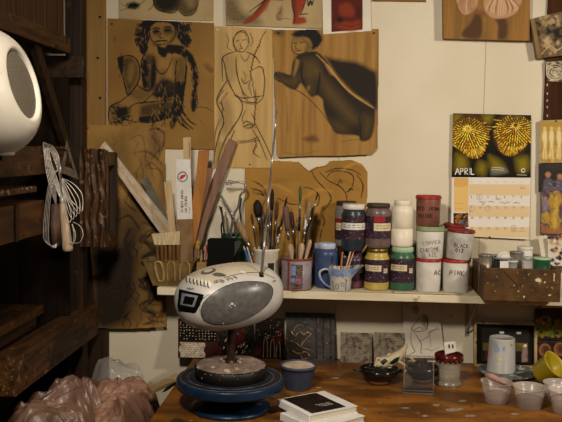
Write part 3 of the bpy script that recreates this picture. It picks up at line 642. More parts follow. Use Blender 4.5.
for p in ([(300, 352), (340, 346), (362, 350)], [(160, 378), (200, 384), (240, 374)], [(165, 240), (168, 330)], [(235, 260), (238, 340)], [(205, 250), (205, 380)]): a.line(C(p), .8, MID, .4, 1.5)
a.area(C([(205, 345), (232, 335), (245, 350), (220, 352)]), SEP, .6, 2); a.area(C([(134, 70), (160, 72), (155, 90), (134, 85)]), MID, .5, 2)
t, fn = sheet('charcoal_painting', 'dark wash drawing of a leaning figure seen from behind on golden sheet', 'drawing', q, -.007, M_kr3, .012, poly=poly, art=a, hard=.25); pins(t, fn, [(278.5, 33), (374, 33)])

# --- ochre wrapping paper with a line drawing
poly = [(245, 161), (262, 160.5), (285, 161), (299, 162), (304, 167), (309, 171), (316, 167), (326, 165.5), (330, 161), (352, 160), (362, 164), (367.5, 172), (367, 200), (366, 262), (330, 275), (245, 275)]
q = [(245, 160), (367.5, 160), (367, 275), (245, 275)]; a = Art(q, .6); C = crop(270, 160, 5.275)
for p in ([(215, 50), (245, 105), (320, 190), (302, 243), (265, 275)], [(262, 65), (310, 110), (370, 140), (400, 180), (405, 215)], [(290, 65), (350, 45), (430, 52), (480, 80)], [(300, 92), (330, 60), (400, 62), (440, 90), (430, 150), (400, 170)], [(175, 145), (215, 150), (255, 180), (258, 220), (245, 245)], [(265, 280), (288, 320), (270, 380), (262, 430)], [(40, 200), (80, 220), (110, 232), (150, 235)], [(360, 130), (370, 105), (382, 125)], [(410, 170), (425, 150), (440, 160)], [(460, 80), (490, 130), (480, 200)], [(-100, 150), (-60, 160), (-30, 190), (-70, 170)], [(-90, 110), (-40, 140), (-10, 200)]): a.line(C(p), 1.0, '#20160a', .9, .7)
for k in range(9): x = 250+random.random()*110; y = 165+random.random()*70; a.line([(x, y), (x+15+jit(8), y-4+jit(8)), (x+30, y+jit(9))], 2.2, random.choice(('#7c5019', '#c08a3c')), .35, 3)
a.line([(300, 163), (305, 168), (310, 171), (317, 167.5), (327, 166)], 1.6, '#6d4414', .7, 1.5)
t, fn = sheet('line_drawing', 'ink line drawing on torn ochre wrapping paper behind the brushes', 'drawing', q, -.002, M_och, .004, poly=poly, wav=.006, art=a); pins(t, fn, [(250, 164.5)])
sheet('torn_poster', 'bottom edge of a dark brown poster at the very top right of centre', 'poster', [(371, -30), (426, -30), (426, 2.2), (372, 1.4)], -.003, M_kr)

# --- large stained brown sheet behind the tools on the left
M_stain = mat('stained_brown_sheet', '#9a7339', '#7c5a2b', scale=5, rough=.7, bump=.3, bscale=18, dist=1.2, spots=[('#50421a', 7, .60)], ssw=.08)
poly = [(83, 124.5), (120, 126), (164.5, 127), (166, 200), (166.5, 327), (130, 329), (97, 328.5), (90, 250)]
q = [(83, 124), (167, 124), (167, 329), (83, 329)]; a = Art(q, .7); C = crop(100, 120, 3.016)
a.area([(88, 235), (110, 240), (136, 232), (142, 262), (138, 300), (126, 328), (90, 328)], '#1a0f06', .72, 12); a.area([(150, 235), (160, 245), (157, 300), (148, 312), (146, 262)], '#3d3816', .6, 6); a.area([(112, 200), (140, 205), (150, 225), (128, 240), (108, 230)], '#221509', .42, 8)  # first area paints the light falloff at lower left in with the stains
a.area([(150, 128), (158, 132), (160, 150), (152, 158)], '#2d1c0c', .45, 4); a.area([(90, 140), (120, 136), (140, 150), (135, 178), (105, 170)], '#5c4c1c', .4, 9)
for w, p in [(2.2, [(150, 30), (172, 25), (195, 45), (190, 80), (180, 95)]), (1.6, [(100, 100), (140, 95), (165, 110), (185, 130)]), (2.0, [(60, 300), (90, 290), (120, 330)]), (1.2, [(135, 140), (160, 130), (185, 165), (180, 200)]), (2, [(90, 330), (75, 370), (95, 420)]), (1.4, [(40, 215), (55, 240), (50, 270)]), (1.2, [(70, 240), (90, 262), (110, 275)])]: a.line(C(p), w, '#2a1a0a', .6, 2)
p = [(146+6*math.sin(i*.9)+jit(3), 222+i*3.2) for i in range(33)]
for k in range(3): a.line([(x+k*3+jit(1.5), y) for x, y in p], 2.0, '#1a1006', .6, 2, 2)
for k in range(34):
    x, y = random.uniform(112, 163), random.uniform(130, 322)
    p = [(x, y)]
    for q_ in range(5): p.append((p[-1][0]+jit(5), p[-1][1]+random.uniform(1, 7)))
    a.line(p, random.uniform(.8, 1.8), random.choice(('#2a1a0a', '#38240e', '#1c1106', '#4a3114')), .42, 1.0)
for b in ([(128, 140), (142, 136), (146, 158), (134, 170)], [(146, 168), (162, 172), (163, 196), (150, 190)], [(118, 180), (130, 186), (124, 205), (114, 198)]): a.area(b, '#94703a', .35, 4); a.line(b[:3], 1.0, '#2a1a0a', .5, 1)
for k in range(16): y = 230+k*6.0+jit(2); a.line([(152+jit(3), y), (158, y+1.5+jit(1)), (166, y+jit(2))], 1.1, '#3a2711', .55, 1.5)
t, fn = sheet('stained_sheet', 'large brown stained sheet with dark blotches and painted left shade behind the sticks', 'sheet', q, -.022, M_stain, .008, poly=poly, wav=.004, art=a, hard=.3)
pins(t, fn, [(88, 128)], mat('red_pin', '#a01c14', rough=.35)); pins(t, fn, [(158.5, 129)], M_char)

# --- plywood panel with painted shells
q = [(442.5, -40), (530.5, -40), (529.5, 40.8), (443.5, 38.5)]; Yp = -.034
pts = [A(x, y, Yp) for x, y in q]
t = thing('painted_panel', 'plywood panel with pale pink shells painted, cut by top edge', 'painting', pts[3])
M_pply = mat('golden_plywood', '#8c6126', '#72501d', scale=6, stretch=(6, 2, .5), rough=.65, dist=.8, spots='#9a6d30', sscale=12, sthr=.66)
MB(M_pply).prism(pts, (0, .032, 0)).build('panel_board', parent=t)
a = Art(q); C = crop(430, 0, 4.258)
for b in ([(190, 60), (220, 75), (215, 160), (150, 160), (135, 140), (170, 100)], [(275, 80), (325, 82), (325, 160), (290, 165), (290, 110)]): a.area(C(b), '#45290f', .75, 1.6)
for b in ([(110, -10), (125, 40), (150, 62), (180, 50), (200, 20), (205, -60), (120, -60)], [(235, 50), (265, 75), (300, 78), (350, 65), (380, 30), (390, -50), (250, -60), (230, 0)]): a.area(C(b), '#a8805c', .95, 1)
for k in range(15): a.line(C([(300+jit(9), -50), (245+k*9.5, 25), (242+k*9.6, 70-abs(k-6)*4)]), 1.1, random.choice(('#6a2f1a', '#7c4329', '#c9a884')), .7, .9)
for k in range(9): a.line(C([(170+jit(5), -40), (118+k*9, 20), (128+k*8, 54)]), .9, random.choice(('#7c5a38', '#6a2f1a', '#c9a884')), .6, .9)
a.area(C([(180, 40), (235, 50), (230, 70), (200, 62)]), '#5a2a17', .5, 3)
sheet('', '', '', q, Yp-.0008, M_pply, art=a, parent=t, paper='painted_face', solid=.0004, wav=0, hard=.25)

# --- calendar
M_cpaper = mat('calendar_paper', '#d3cabf', '#ccc3b4', scale=6, rough=.6)
g1q = [(451.7, 177), (530.6, 177.5), (529, 239.5), (451, 235.5)]; a = Art(g1q, .3); C = crop(450, 165, 5.624); C6 = C
def quad4(p, col, al=1): a.area(C(p), col, al, .3, 1)
quad4([(23, 72), (103, 73), (102, 265), (22, 262)], '#cfa964'); quad4([(23, 72), (103, 73), (102, 120), (22, 118)], '#c2944a', .8)
for y0, y1 in ((108, 168), (230, 289), (348, 404)): quad4([(107, y0), (446, y0+3), (445, y1+4), (106, y1)], '#cbb085')
quad4([(20, 270), (101, 272), (100, 350), (19, 348)], '#0f0c07')
for k in range(60): x, y = 24+random.random()*72, 274+random.random()*70; a.line(C([(x, y), (x+5, y+jit(5)), (x+9, y+jit(8))]), 1.0, random.choice(('#b8720f', '#8a5a12', '#5a3606')), .9, .5)
a.area(C([(45, 330), (75, 318), (90, 345), (50, 347)]), '#2c4c78', .9, .8)
def aw(s, x, y, h, w, col, al=.8, adv=.8):
    for i, ch in enumerate(s):
        for st in G.get(ch, []): a.line([(x+i*h*adv+p[0]*h*.6, y-p[1]*h) for p in st], w, col, al, .35, 1, 0, False)
for row, yy in enumerate((180, 240, 298, 358)):
    for c in range(7):
        v = 2+row*7+c
        if v <= 30: aw(str(v), 450+(116+c*47)/5.624, 165+(yy+4)/5.624, 1.9, .45, '#8f6a34')
aw('1', 450+(116+6*47)/5.624, 165+125/5.624, 1.9, .45, '#8f6a34')
for c in range(7): a.line(C([(112+c*47, 95), (130+c*47, 96)]), .5, '#b09a70', .6, .4)
for cx, cy in ((166, 180), (124, 244), (214, 244), (358, 354)): a.line(C(ell(cx, cy, 15, 15, 16)+[(cx+15, cy)]), .45, '#5a5040', .7, .4)
for x0, x1, y in ((160, 200, 208), (215, 248, 208), (275, 340, 212), (355, 392, 214), (180, 192, 222), (340, 380, 374), (385, 425, 372), (108, 116, 262), (395, 425, 130), (255, 285, 192)):
    a.line(C([(x0+(x1-x0)*i/11, y+jit(5)) for i in range(12)]), .5, '#4a4438', .7, .4, 1)
for y in (120, 215, 245): a.line(C([(28, y), (75, y+1)]), .4, '#8a6a34', .6, .4)
t, fn = sheet('wall_calendar', 'wall calendar open at April with a yellow spiral coral worm photograph', 'calendar', g1q, -.010, M_cpaper, .004, paper='month_page', art=a, hard=.1)
q = [(453, 113.2), (531, 115.2), (530.6, 177.5), (451.7, 177)]; a = Art(q, .3); C = crop(445, 105, 5.27)
Y1, Y2, Y3, Y4 = '#e6bb18', '#ecd45a', '#b57410', '#5e3d08'
for b in ([(40, 50), (85, 50), (75, 90), (45, 105)], [(60, 260), (105, 275), (115, 330), (55, 340)], [(375, 285), (430, 275), (440, 335), (390, 355)], [(180, 300), (215, 315), (205, 365), (170, 350)], [(235, 270), (285, 295), (315, 340), (250, 338)], [(200, 55), (245, 52), (240, 90), (205, 90)]): a.area(C(b), '#7f6c12', .65, 4)
a.area(C([(245, 345), (300, 330), (330, 355), (250, 368)]), '#6a6a5a', .6, 2)
for cx, cy in ((135, 170), (350, 165)): a.area(C([(cx+92*math.cos(v), cy-10+112*math.sin(v)) for v in [i*PI/8 for i in range(16)]]), '#4a2d06', .95, 2.5)
for cx, cy, hx, hy, ph in ((118, 122, 168, 275, .0), (372, 108, 330, 262, .5)):
    for row in range(6, -1, -2):                                     # skirt of long spines under the crown
        u = row/6; bx, by = cx+(hx-cx)*u*.75, cy+(hy-cy)*u*.62; rr = 92+12*(1-u)-40*u
        for k in range(24):
            v = -.35+(math.pi+.7)*k/23+jit(.04)+row*.03
            p = [(bx+rr*.45*math.cos(v), by+rr*.42*math.sin(v)), (bx+rr*.8*math.cos(v), by+rr*.78*math.sin(v)+5), (bx+rr*1.12*math.cos(v)*(1+jit(.1)), by+rr*1.05*math.sin(v)+10)]
            a.line(C([(x+1.4, y+2.4) for x, y in p]), 1.3, '#1f1402', .8, .6, 3); a.line(C(p), .95, random.choice((Y1, Y2, Y3, '#c99a2a')), .95, .5, 3)
    for ring in range(6, 0, -1):                                     # concentric rows of the crown
        r0 = 7+ring*13; ox, oy = cx+ring*1.0*(1 if cx < 200 else -1), cy+ring*4.5
        a.line(C([(ox+(r0+6)*math.cos(v), oy+(r0+6)*.86*math.sin(v)) for v in [i*PI/14 for i in range(29)]]), 3.0, '#3d2a05', .95, 1, 1, 0, False)
        n_ = int(8+ring*5.5)
        for k in range(n_):
            v = 2*PI*k/n_+ph; c_, s_ = math.cos(v), math.sin(v); L_ = 14+jit(2)
            a.line(C([(ox+c_*(r0-5), oy+s_*(r0-5)*.86), (ox+c_*(r0+L_-5), oy+s_*(r0+L_-5)*.86+1.5)]), 1.15, random.choice((Y1, Y1, Y2, Y3)), .95, .45, 2)
    for ring in range(3): a.line(C([(cx+(3+ring*5)*math.cos(v), cy+(2.4+ring*4.4)*math.sin(v)) for v in [i*PI/7 for i in range(15)]]), .8, ('#e0b48a', Y3, Y2)[ring], .85, .5, 2)
a.area(C([(360, 100), (372, 94), (384, 100), (378, 112), (364, 114)]), '#1c1204', .9, 1)
for i, ch in enumerate('APRIL'):
    for st in G[ch]: a.line([(455.2+(0, 5.2, 9.6, 14.0, 16.2)[i]+p[0]*(4.4, 3.2, 3.4, 1.6, 3.0)[i], 174.4-p[1]*6) for p in st], .62, '#d5d2c7', 1, .4, 1, 0, False)
a.line(ell(523.2, 170.4, 1.7, 1.9, 14)+[(524.9, 170.4)], .7, '#dedbd0', .9, .4, 1); a.line([(517, 174.8), (526.5, 175.2)], .7, '#b9b5a5', .7, .4, 1)
for y in (168, 170): a.line([(491, y), (497, y-.5), (504, y+.4)], .6, '#c9c5b5', .7, .4)
M_gl = mat('black_gloss_photo', '#0c0a06', '#171204', scale=22, rough=.4, spec=.15)
sheet('', '', '', q, -.0125, M_gl, art=a, parent=t, paper='photo_page', wav=0, hard=.1); pins(t, fn, [(489.5, 237.3)], M_char)

# --- cards at the right edge
t = thing('stone_print', 'tilted brown print mounted on a thick pale block at top right', 'print', A(535, 58, -.02))
q = [(534.5, 18), (572, 9), (574, 54), (542, 58)]
MB(mat('tan_block', '#7d633a', '#6a522d', scale=10, rough=.7)).prism([A(x, y, -.036) for x, y in [(530.5, 20), (534.5, 18), (542, 58), (537.5, 59)]], (0, .03, 0)).build('block_edge', parent=t)
M_brn = mat('sepia_print', '#6a5336', '#4f3c24', scale=60, rough=.7)
MB(M_brn).prism([A(x, y, -.036) for x, y in q], (0, .03, 0)).build('print_block', parent=t)
a = Art(q, .5)
for k in range(60): x, y = 536+random.random()*34, 14+random.random()*44; r = 1+random.random()*3; a.area([(x+r*math.cos(v)*(1+jit(.4)), y+r*math.sin(v)*(1+jit(.4))) for v in (0, 1, 2, 3, 4, 5)], random.choice(('#1b140b', '#0f0a06', '#9c8259', '#a98f66', '#6f5a3a')), .7, 1)
a.line([(541, 55), (550, 46), (558, 50), (568, 40)], 1.2, '#b49a6c', .7, 1); a.area([(552, 30), (568, 26), (570, 36), (556, 38)], '#0f0a06', .8, 1.5)
sheet('', '', '', q, -.0368, M_brn, art=a, parent=t, paper='print_face', wav=0, solid=.0004)
M_bw = mat('grey_print', '#8a7c62', '#6b5e46', scale=50, rough=.7)
q = [(545.5, 62), (575, 60), (575, 83), (546.5, 81)]; a = Art(q, .5)
for k in range(40): x, y = 546+random.random()*20, 61+random.random()*21; a.area([(x+2*math.cos(v)*(1+jit(.6)), y+1.6*math.sin(v)) for v in (0, 1, 2, 3, 4, 5)], random.choice(('#15110b', '#241d13', '#b3a486')), .7, 1)
for k in range(3): a.line(ell(555, 72, 9-k*2.5, 8-k*2.3, 22), .8, '#cdbf9f', .7, .9, 1)
sheet('round_print', 'small print of a pale round form on the dark board', 'print', q, -.0155, M_bw, art=a, wav=.0004)
q = [(539.5, 120.5), (580, 119), (580, 162.5), (539.5, 163)]; a = Art(q, .5)
a.area([(540.8, 122), (590, 121), (590, 160.5), (541, 161)], '#a07e30', .95, .5, 1)
for k in range(40): x, y = 542+random.random()*22, 123+random.random()*37; a.line([(x, y), (x+jit(4), y+4)], 1.4, random.choice(('#7c5f20', '#c4a35a', '#8f6f28')), .6, 1.2)
for cx in (544.8, 551.5, 559): a.area([(cx-1.8, 131), (cx+1.6, 131), (cx+2.4, 139), (cx+1.6, 146), (cx+1.8, 158), (cx+.4, 158), (cx, 148), (cx-.8, 158), (cx-2.4, 157), (cx-1.4, 145), (cx-2.6, 138)], '#d3bf8c', .9, .9); a.area(ell(cx, 128.6, 1.7, 2.1, 10), '#c9b07a', .9, .8)
t, fn = sheet('figure_card', 'golden card with three pale standing figures right of the calendar', 'card', q, -.016, M_crm, art=a, wav=.0004); pins(t, fn, [(556, 121)], mat('green_pin', '#2d6b33', rough=.4))
M_dkp = mat('dark_photo', '#2a1d14', '#140e09', scale=30, rough=.45)
q = [(538.5, 163.5), (580, 163), (580, 192), (538.5, 192)]; a = Art(q, .5)
for cx, cy in ((548, 174), (560, 176)): a.area([(cx-5.5, 196), (cx-4, 181), (cx, 178.5), (cx+4, 181), (cx+5.5, 196)], '#4d454e', .85, 1.2); a.area(ell(cx, cy, 2.6, 3.4, 12), '#9c6a46', .95, 1); a.area([(cx-3.4, cy-1), (cx-2, cy-4.6), (cx+2, cy-4.6), (cx+3.4, cy-1), (cx, cy-2.2)], '#0e0906', .95, 1)
for k in range(25): x, y = 544+random.random()*20, 181+random.random()*10; a.line([(x, y), (x+1.5, y+1)], .8, random.choice(('#8f8a92', '#3d3a4a', '#77606a')), .6, .8)
sheet('family_photo', 'dark photograph of two people below the golden figure card', 'photograph', q, -.0145, M_dkp, art=a, wav=.0004)
q = [(540.5, 191), (580, 190), (580, 235), (540, 234)]; a = Art(q, .5)
for k in range(70): x, y = 541+random.random()*22, 191+random.random()*43; a.area([(x+2.2*math.cos(v)*(1+jit(.5)), y+2*math.sin(v)*(1+jit(.5))) for v in (0, 1, 2, 3, 4, 5)], random.choice(('#3a271d', '#6a4f55', '#2c1c15', '#7c5a3c', '#54424a')), .6, 1.5)
a.area([(553, 193), (559, 192), (562, 200), (558, 212), (560, 226), (553, 232), (549, 226), (551, 210), (548, 202)], '#a3801f', .8, 1.6); a.area([(555, 196), (558, 200), (556, 226), (553, 224)], '#c4a23c', .6, 1.2); a.area([(542, 214), (548, 212), (549, 222), (542, 222)], '#a7821c', .85, 1.2)
[a.line([(x_, y_), (x_+jit(3), y_+4)], 1.0, random.choice(('#2a1a12', '#7c5e1a', '#8d7468', '#4a3028', '#b09040')), .6, .8) for x_, y_ in [(random.uniform(541, 562), random.uniform(192, 232)) for _ in range(60)]]
a.area(ell(556, 191, 1.8, 2, 10), '#a7744f', .9, .8); a.area([(543, 225), (552, 229), (566, 227), (570, 233), (543, 233)], '#8f5a34', .8, 1.5); a.area([(542, 200), (547, 198), (548, 210), (543, 211)], '#7f6f7c', .6, 1.5)
sheet('yellow_figure_card', 'card of a yellow robed figure below the family photograph', 'card', q, -.0165, mat('purple_brown_card', '#4f3730', '#3a271d', scale=25, rough=.6), art=a, wav=.0004)
# ------------------------------------------------------------------ things on the shelf
JY = -.135
def zat(px, py, Y): return A(px, py, Y).z
def cyl_patch(mb, c, r, z0, z1, a0, a1, n=14): return mb.lathe((c[0], c[1], 0), [(r, z0), (r, z1)], n, None, math.radians(a0), math.radians(a1))
M_purple = mat('dark_purple_label', '#352029', '#271620', scale=60, rough=.5, spots=[('#7d6a74', 170, .62)], ssw=.05)
M_lcream = mat('cream_label', '#c9b895', '#b3a078', scale=40, rough=.6)
M_lwhite = mat('white_label', '#cfc9bd', '#bdb5a6', scale=40, rough=.6)
M_ink = mat('black_ink', '#171311', rough=.6); M_lred = mat('red_label_mark', '#8a1622', rough=.5)
M_gold_ring = mat('brass_jar_lid', '#8d7a3e', '#5e4f26', scale=60, rough=.35, metal=.7)
M_glz = {}
def pv(name, c, c2=None, rough=.3, **k): return mat(name, c, c2, scale=k.pop('scale', 30), rough=rough, **k)
def jar(name, label, cat, x0, x1, yt, Y, z0, body, lid, lidh=.12, shoulder=.8, neck=.82, ribs=False, group=None, lab=None, yb=None, lr=1.0, seam=False):
    s = S(Y); r = (x1-x0)/2*s; zt = zat((x0+x1)/2, yt, Y); c = up((x0+x1)/2, Y, (z0+zt)/2); h = zt-z0
    t = thing(name, label, cat, (c.x, c.y, z0), group)
    zl = zt-lidh*h
    pr = [(1e-4, z0), (r*.86, z0), (r*.97, z0+.03*h), (r, z0+.08*h), (r, z0+h*(shoulder-.10)), (r*.98, z0+h*(shoulder-.04)), (r*.90, z0+h*shoulder), (r*neck*.96, z0+h*(shoulder+.05)), (r*neck*.94, zl), (1e-4, zl)]
    if seam: pr[4:4] = [(r, z0+.38*h), (r*.97, z0+.385*h), (r*.97, z0+.395*h), (r, z0+.40*h)]
    b = MB(body).lathe((c.x, c.y, 0), pr, 40); b.build('jar_body', parent=t)
    rl = r*neck*lr
    l = MB(lid).lathe((c.x, c.y, 0), [(rl*.97, zl), (rl*1.02, zl+.002), (rl*1.02, zt-.004), (rl*.97, zt-.001), (rl*.6, zt), (1e-4, zt)], 40)
    l.build('jar_lid', parent=t)
    if lab:
        f0, f1, m, extras = lab
        mb = MB(m); a0, a1 = -175, -5
        cyl_patch(mb, c, r+.0006, z0+f0*h, z0+f1*h, a0, a1, 30); o = mb.build('paper_label', parent=t)
        for (u0, u1, v0, v1, mm, nm) in extras:
            mb = MB(mm); cyl_patch(mb, c, r+.0012, z0+h*(f0+(f1-f0)*v0), z0+h*(f0+(f1-f0)*v1), -160+140*u0, -160+140*u1, 14); 
            mb.use(M_ink)
            if mm in (M_lcream, M_lwhite):
                for q in range(2):
                    zz = z0+h*(f0+(f1-f0)*(v0+(v1-v0)*(.35+.32*q)))
                    for k in range(5):
                        aa = -160+140*(u0+(u1-u0)*(.12+.16*k)); cyl_patch(mb, c, r+.0016, zz-.0007, zz+.0011+jit(.0006), aa, aa+140*(u1-u0)*random.uniform(.07, .13), 4)
            mb.build('label_panel', parent=o)
    return t, c, r, z0, zt
M_yg = pv('yellow_glaze', '#b99f52', '#a58b44'); M_gg = pv('green_glaze', '#3c6248', '#33523d'); M_mg = pv('mauve_glaze', '#6b4246', '#58343a'); M_ng = pv('navy_glaze', '#2c3138', '#23272e', spots=[('#7d8388', 160, .72)])
M_bg = pv('brown_mauve_glaze', '#6e5a54', '#5c4844', scale=60); M_gr = pv('grey_glaze', '#7f7b74', '#6a665f'); M_wh = pv('white_bottle_plastic', '#d8cdb8', '#cfc2aa', rough=.4)
M_pgl = pv('pale_green_lid', '#9db893', '#89a680', rough=.5); M_brl = pv('dark_brown_lid', '#3f3023', '#2c2017', rough=.5, spots=[('#8d7a3e', 90, .66)]); M_whl = pv('white_lid', '#cfc8b8', '#bbb29f', rough=.45)
M_bluj = pv('blue_jar_glaze', '#3c496a', '#303b58', rough=.35); M_bll = pv('pale_blue_lid', '#b9bdc4', '#8e9ab2', rough=.45)
LAB = lambda m=M_lcream, red=False: (.20, .74, M_purple, [(.02, .62, .50, .76, m, 'name'), (.70, .86, .42, .62, M_lcream, 'mark')]+([(.25, .7, .80, .97, M_lred, 'r')] if red else []))
j1 = jar('glaze_jar', 'mauve glaze jar with purple label directly behind the painted cream pitcher', 'jar', 346, 364, 250, -.11, SZ, M_mg, M_mg, lab=LAB(), group=None)
j2 = jar('glaze_jar', 'yellow glaze jar with brass ring lid, bottom row of the jars', 'jar', 364.3, 389.5, 247.5, JY, SZ, M_yg, M_gold_ring, .10, .80, .86, lab=LAB())
j3 = jar('glaze_jar', 'green glaze jar under the tall white bottle', 'jar', 390, 414.5, 246.3, JY, SZ, M_gg, M_pgl, .12, .82, .86, lab=LAB())
jh = jar('glaze_jar', 'shadowed dark jar beneath the grey jar, behind the pitcher sticks', 'jar', 335.5, 356, 246, -.044, SZ, M_ng, M_brl)
j4 = jar('glaze_jar', 'grey glaze jar with dark lid standing furthest back', 'jar', 335, 357, 200.8, -.044, jh[4], M_gr, M_brl, .10, .84, .9, lab=(.16, .62, M_purple, [(.05, .55, .45, .80, M_lcream, ''), (.05, .3, .82, .98, M_lred, '')]))
j5 = jar('glaze_jar', 'dark navy glaze jar with white lid, upper row', 'jar', 341.5, 366, 203.8, -.128, j1[4], M_ng, M_whl, .11, .84, .92, lab=(.26, .76, M_purple, [(.0, 1, .42, .70, M_lwhite, '')]))
j6 = jar('glaze_jar', 'brown-mauve glaze jar with dark lid on top of the yellow jar', 'jar', 365.3, 390.8, 203, JY, j2[4], M_bg, M_brl, .10, .86, .86, lr=1.04, lab=(.22, .72, M_purple, [(.35, 1.0, .36, .70, M_lcream, ''), (.35, .7, .74, 1.0, M_lred, '')]))
j7 = jar('white_bottle', 'tall white plastic bottle with screw cap on top of the green jar', 'bottle', 391.3, 413.3, 200, JY, j3[4], M_wh, M_wh, .11, .84, .78, seam=True)
jar('blue_jar', 'blue glazed jar with pale lid right behind the pitcher handle', 'jar', 314.8, 338, 242.4, -.118, SZ, M_bluj, M_bll, .13, .82, .78)
jar('blue_jar', 'second blue jar mostly hidden behind the front blue jar', 'jar', 312.4, 331, 242.8, -.042, SZ, M_bluj, M_bll, .13, .82, .8)

# --- plastic tubs with lids
M_tub = pv('milky_white_tub', '#d2cbc0', '#c6beb0', rough=.35, trans=.08); M_tubg = pv('grey_white_tub', '#b4aea3', '#989287', rough=.4, spots=[('#7d7466', 40, .68)]); M_tubr = pv('rust_brown_tub', '#7b4a3a', '#5d3a30', rough=.35, scale=20)
M_rl = pv('red_lid', '#a3261d', '#861c16', rough=.4); M_rl2 = pv('dark_red_lid', '#7b1d1e', '#631616', rough=.4, spots=[('#3d1212', 50, .64)]); M_gl2 = pv('sage_green_lid', '#868f66', '#747e58', rough=.5)
def tub(label, x0, x1, yt, Y, z0, body, lid, lidh=.0105, tilt=0, texts=(), lov=1.05):
    s = S(Y); r = (x1-x0)/2*s/lov; zt = zat((x0+x1)/2, yt, Y); c = up((x0+x1)/2, Y, (z0+zt)/2); h = zt-z0
    t = thing('plastic_tub', label, 'tub', (c.x, c.y, z0))
    M = Matrix.Translation((c.x, c.y, z0)) @ Matrix.Rotation(math.radians(tilt), 4, 'Y')
    I = lambda pr: [(a, b) for a, b in pr]
    b = MB(body).lathe((0, 0, 0), [(1e-4, 0), (r*.90, 0), (r*.93, .003), (r*.985, h-lidh-.003), (r*.97, h-lidh), (1e-4, h-lidh)], 44, M); bv = b.bvh(); b.build('tub_body', parent=t)
    R = r*lov
    MB(lid).lathe((0, 0, 0), [(r*.99, h-lidh), (R*.985, h-lidh), (R, h-lidh+.0015), (R, h-lidh+.0045), (R*.965, h-lidh+.006), (R*.965, h-.0015), (R*.93, h), (R*.90, h-.002), (1e-4, h-.002)], 44, M).build('tub_lid', parent=t)
    if texts:
        mb = MB(M_ink); fn = onto(bv)
        for (st, x, y, hh, ang, w) in texts: write(mb, st, x, y, hh, fn, w, .78, .58, ang, .25, 3)
        mb.build('handwriting', parent=t)
    return t, c, r, z0, z0+h
ZB = None
t1 = tub('white tub with red lid marked AC, left of the PINK tub', 415, 441.6, 257.6, JY, SZ, M_tub, M_rl, texts=[('AC', 434.2, 274.6, 4.6, .05, .6)])
t2 = tub('white tub with red lid marked PINK', 441.8, 470, 258.4, JY, SZ, M_tub, M_rl, texts=[('PINK', 449.8, 275.0, 4.8, .05, .65)])
t3 = tub('white tub with green lid marked CHROME GLAZE on the AC tub', 415.6, 444.4, 225.6, JY, t1[4], M_tub, M_gl2, .017, texts=[('COPPER', 423, 246.0, 4.0, -.12, .32), ('CHROME', 420.6, 253, 4.4, -.1, .42), ('GLAZE', 422, 258.0, 4.2, -.1, .42)])
t4 = tub('grey-white tub tilted under a dark red lid marked BLACK 013', 445, 473, 229, -.14, t2[4], M_tubg, M_rl2, .010, tilt=3.5, texts=[('BLACK', 454.2, 247.0, 3.9, .08, .5), ('013', 455.5, 252.0, 3.6, .06, .65)])
t5 = tub('rust brown tub with red lid on top of the green-lidded tub', 415.3, 441, 195.3, JY, t3[4], M_tubr, M_rl, .011, texts=[('RED IRON', 416.8, 210.0, 3.6, .03, .65), ('OXIDE', 418.5, 217.4, 3.8, .03, .65)])
p = up(453.5, -.05, t2[4])
tl = thing('tub_lid_spare', 'second dark red lid peeking behind the BLACK 013 tub', 'lid', (p.x, p.y, zat(454, 229, -.048)))
Mx = Matrix.Translation((p.x, p.y, zat(454, 227, -.048))) @ Matrix.Rotation(math.radians(5), 4, 'Y'); R = 11*S(-.048)
MB(M_rl2).lathe((0, 0, 0), [(R*.95, 0), (R, .002), (R, .008), (R*.95, .012), (R*.9, .010), (1e-4, .010)], 36, Mx).build('lid_disc', parent=tl)
MB(M_tub).lathe((p.x, p.y, 0), [(1e-4, SZ), (R*.9, SZ), (R*.94, zat(454, 229, -.048)), (1e-4, zat(454, 229, -.048))], 30).build('tub_body', parent=tl)

# --- thin red-edged booklet at the shelf front
bk = thing('thin_booklet', 'thin red-edged pale booklet lying along the shelf front edge', 'booklet', up(427, -.205, SZ))
xa, xb = up(394, -.207, SZ).x, up(460, -.207, SZ).x
MB(pv('booklet_pages', '#b4a78c', '#8e9a84', rough=.6, scale=14)).box((xa, -.216, SZ+.002), (xb, -.188, SZ+.006)).build('pages', parent=bk)
MB(M_rl).box((xa-.001, -.217, SZ), (xb+.001, -.188, SZ+.002)).build('cover', parent=bk)

# --- painted cream pitcher with sticks
Y = -.185; s = S(Y); c = up(340.5, Y, SZ); zt = zat(340, 268, Y); h = zt-SZ; r0 = 9.6*s
M_cer = mat('cream_glazed_pitcher', '#b9b2a0', '#9fa09a', scale=24, rough=.25, spots=[('#566a8f', 30, .60), ('#7d8a72', 60, .68)], ssw=.06)
M_cerb = mat('blue_washed_rim', '#6f80a3', '#aab0b8', scale=18, rough=.25, contrast=(.4, .6)); M_dkline = mat('dark_painted_line', '#2c3530', rough=.4)
pt = thing('cream_pitcher', 'small cream pitcher painted with a house, blue rim and side handle', 'pitcher', (c.x, c.y, SZ))
def pit(rs, dz=0):
    def g(u, v):
        a = u*2*PI; z = v*h; fl = max(0, (v-.55)/.45); sp = fl**1.4*max(0, math.cos(a))**3; r = r0*(1.0+.16*math.sin(v*2.2))*rs*(1+.22*fl)+sp*.034
        if v < .05: r *= .9+2*v
        return (c.x+r*math.cos(a), c.y+r*math.sin(a), SZ+z+sp*.012+.004*fl*max(0, -math.cos(a)))
    return g
b = MB(M_cer).grid(pit(1), 48, 24); b.smooth = True; bv = b.bvh()
b.grid(lambda u, v: pit(.9)(u, .08+.92*v), 48, 12); b.grid(lambda u, v: Vector(pit(1.0)(u, .999)).lerp(Vector(pit(.9)(u, 1)), v), 48, 1); b.lathe((c.x, c.y, SZ+.004), [(1e-4, 0), (r0*.9, .0)], 30)
b.build('pitcher_body', parent=pt)
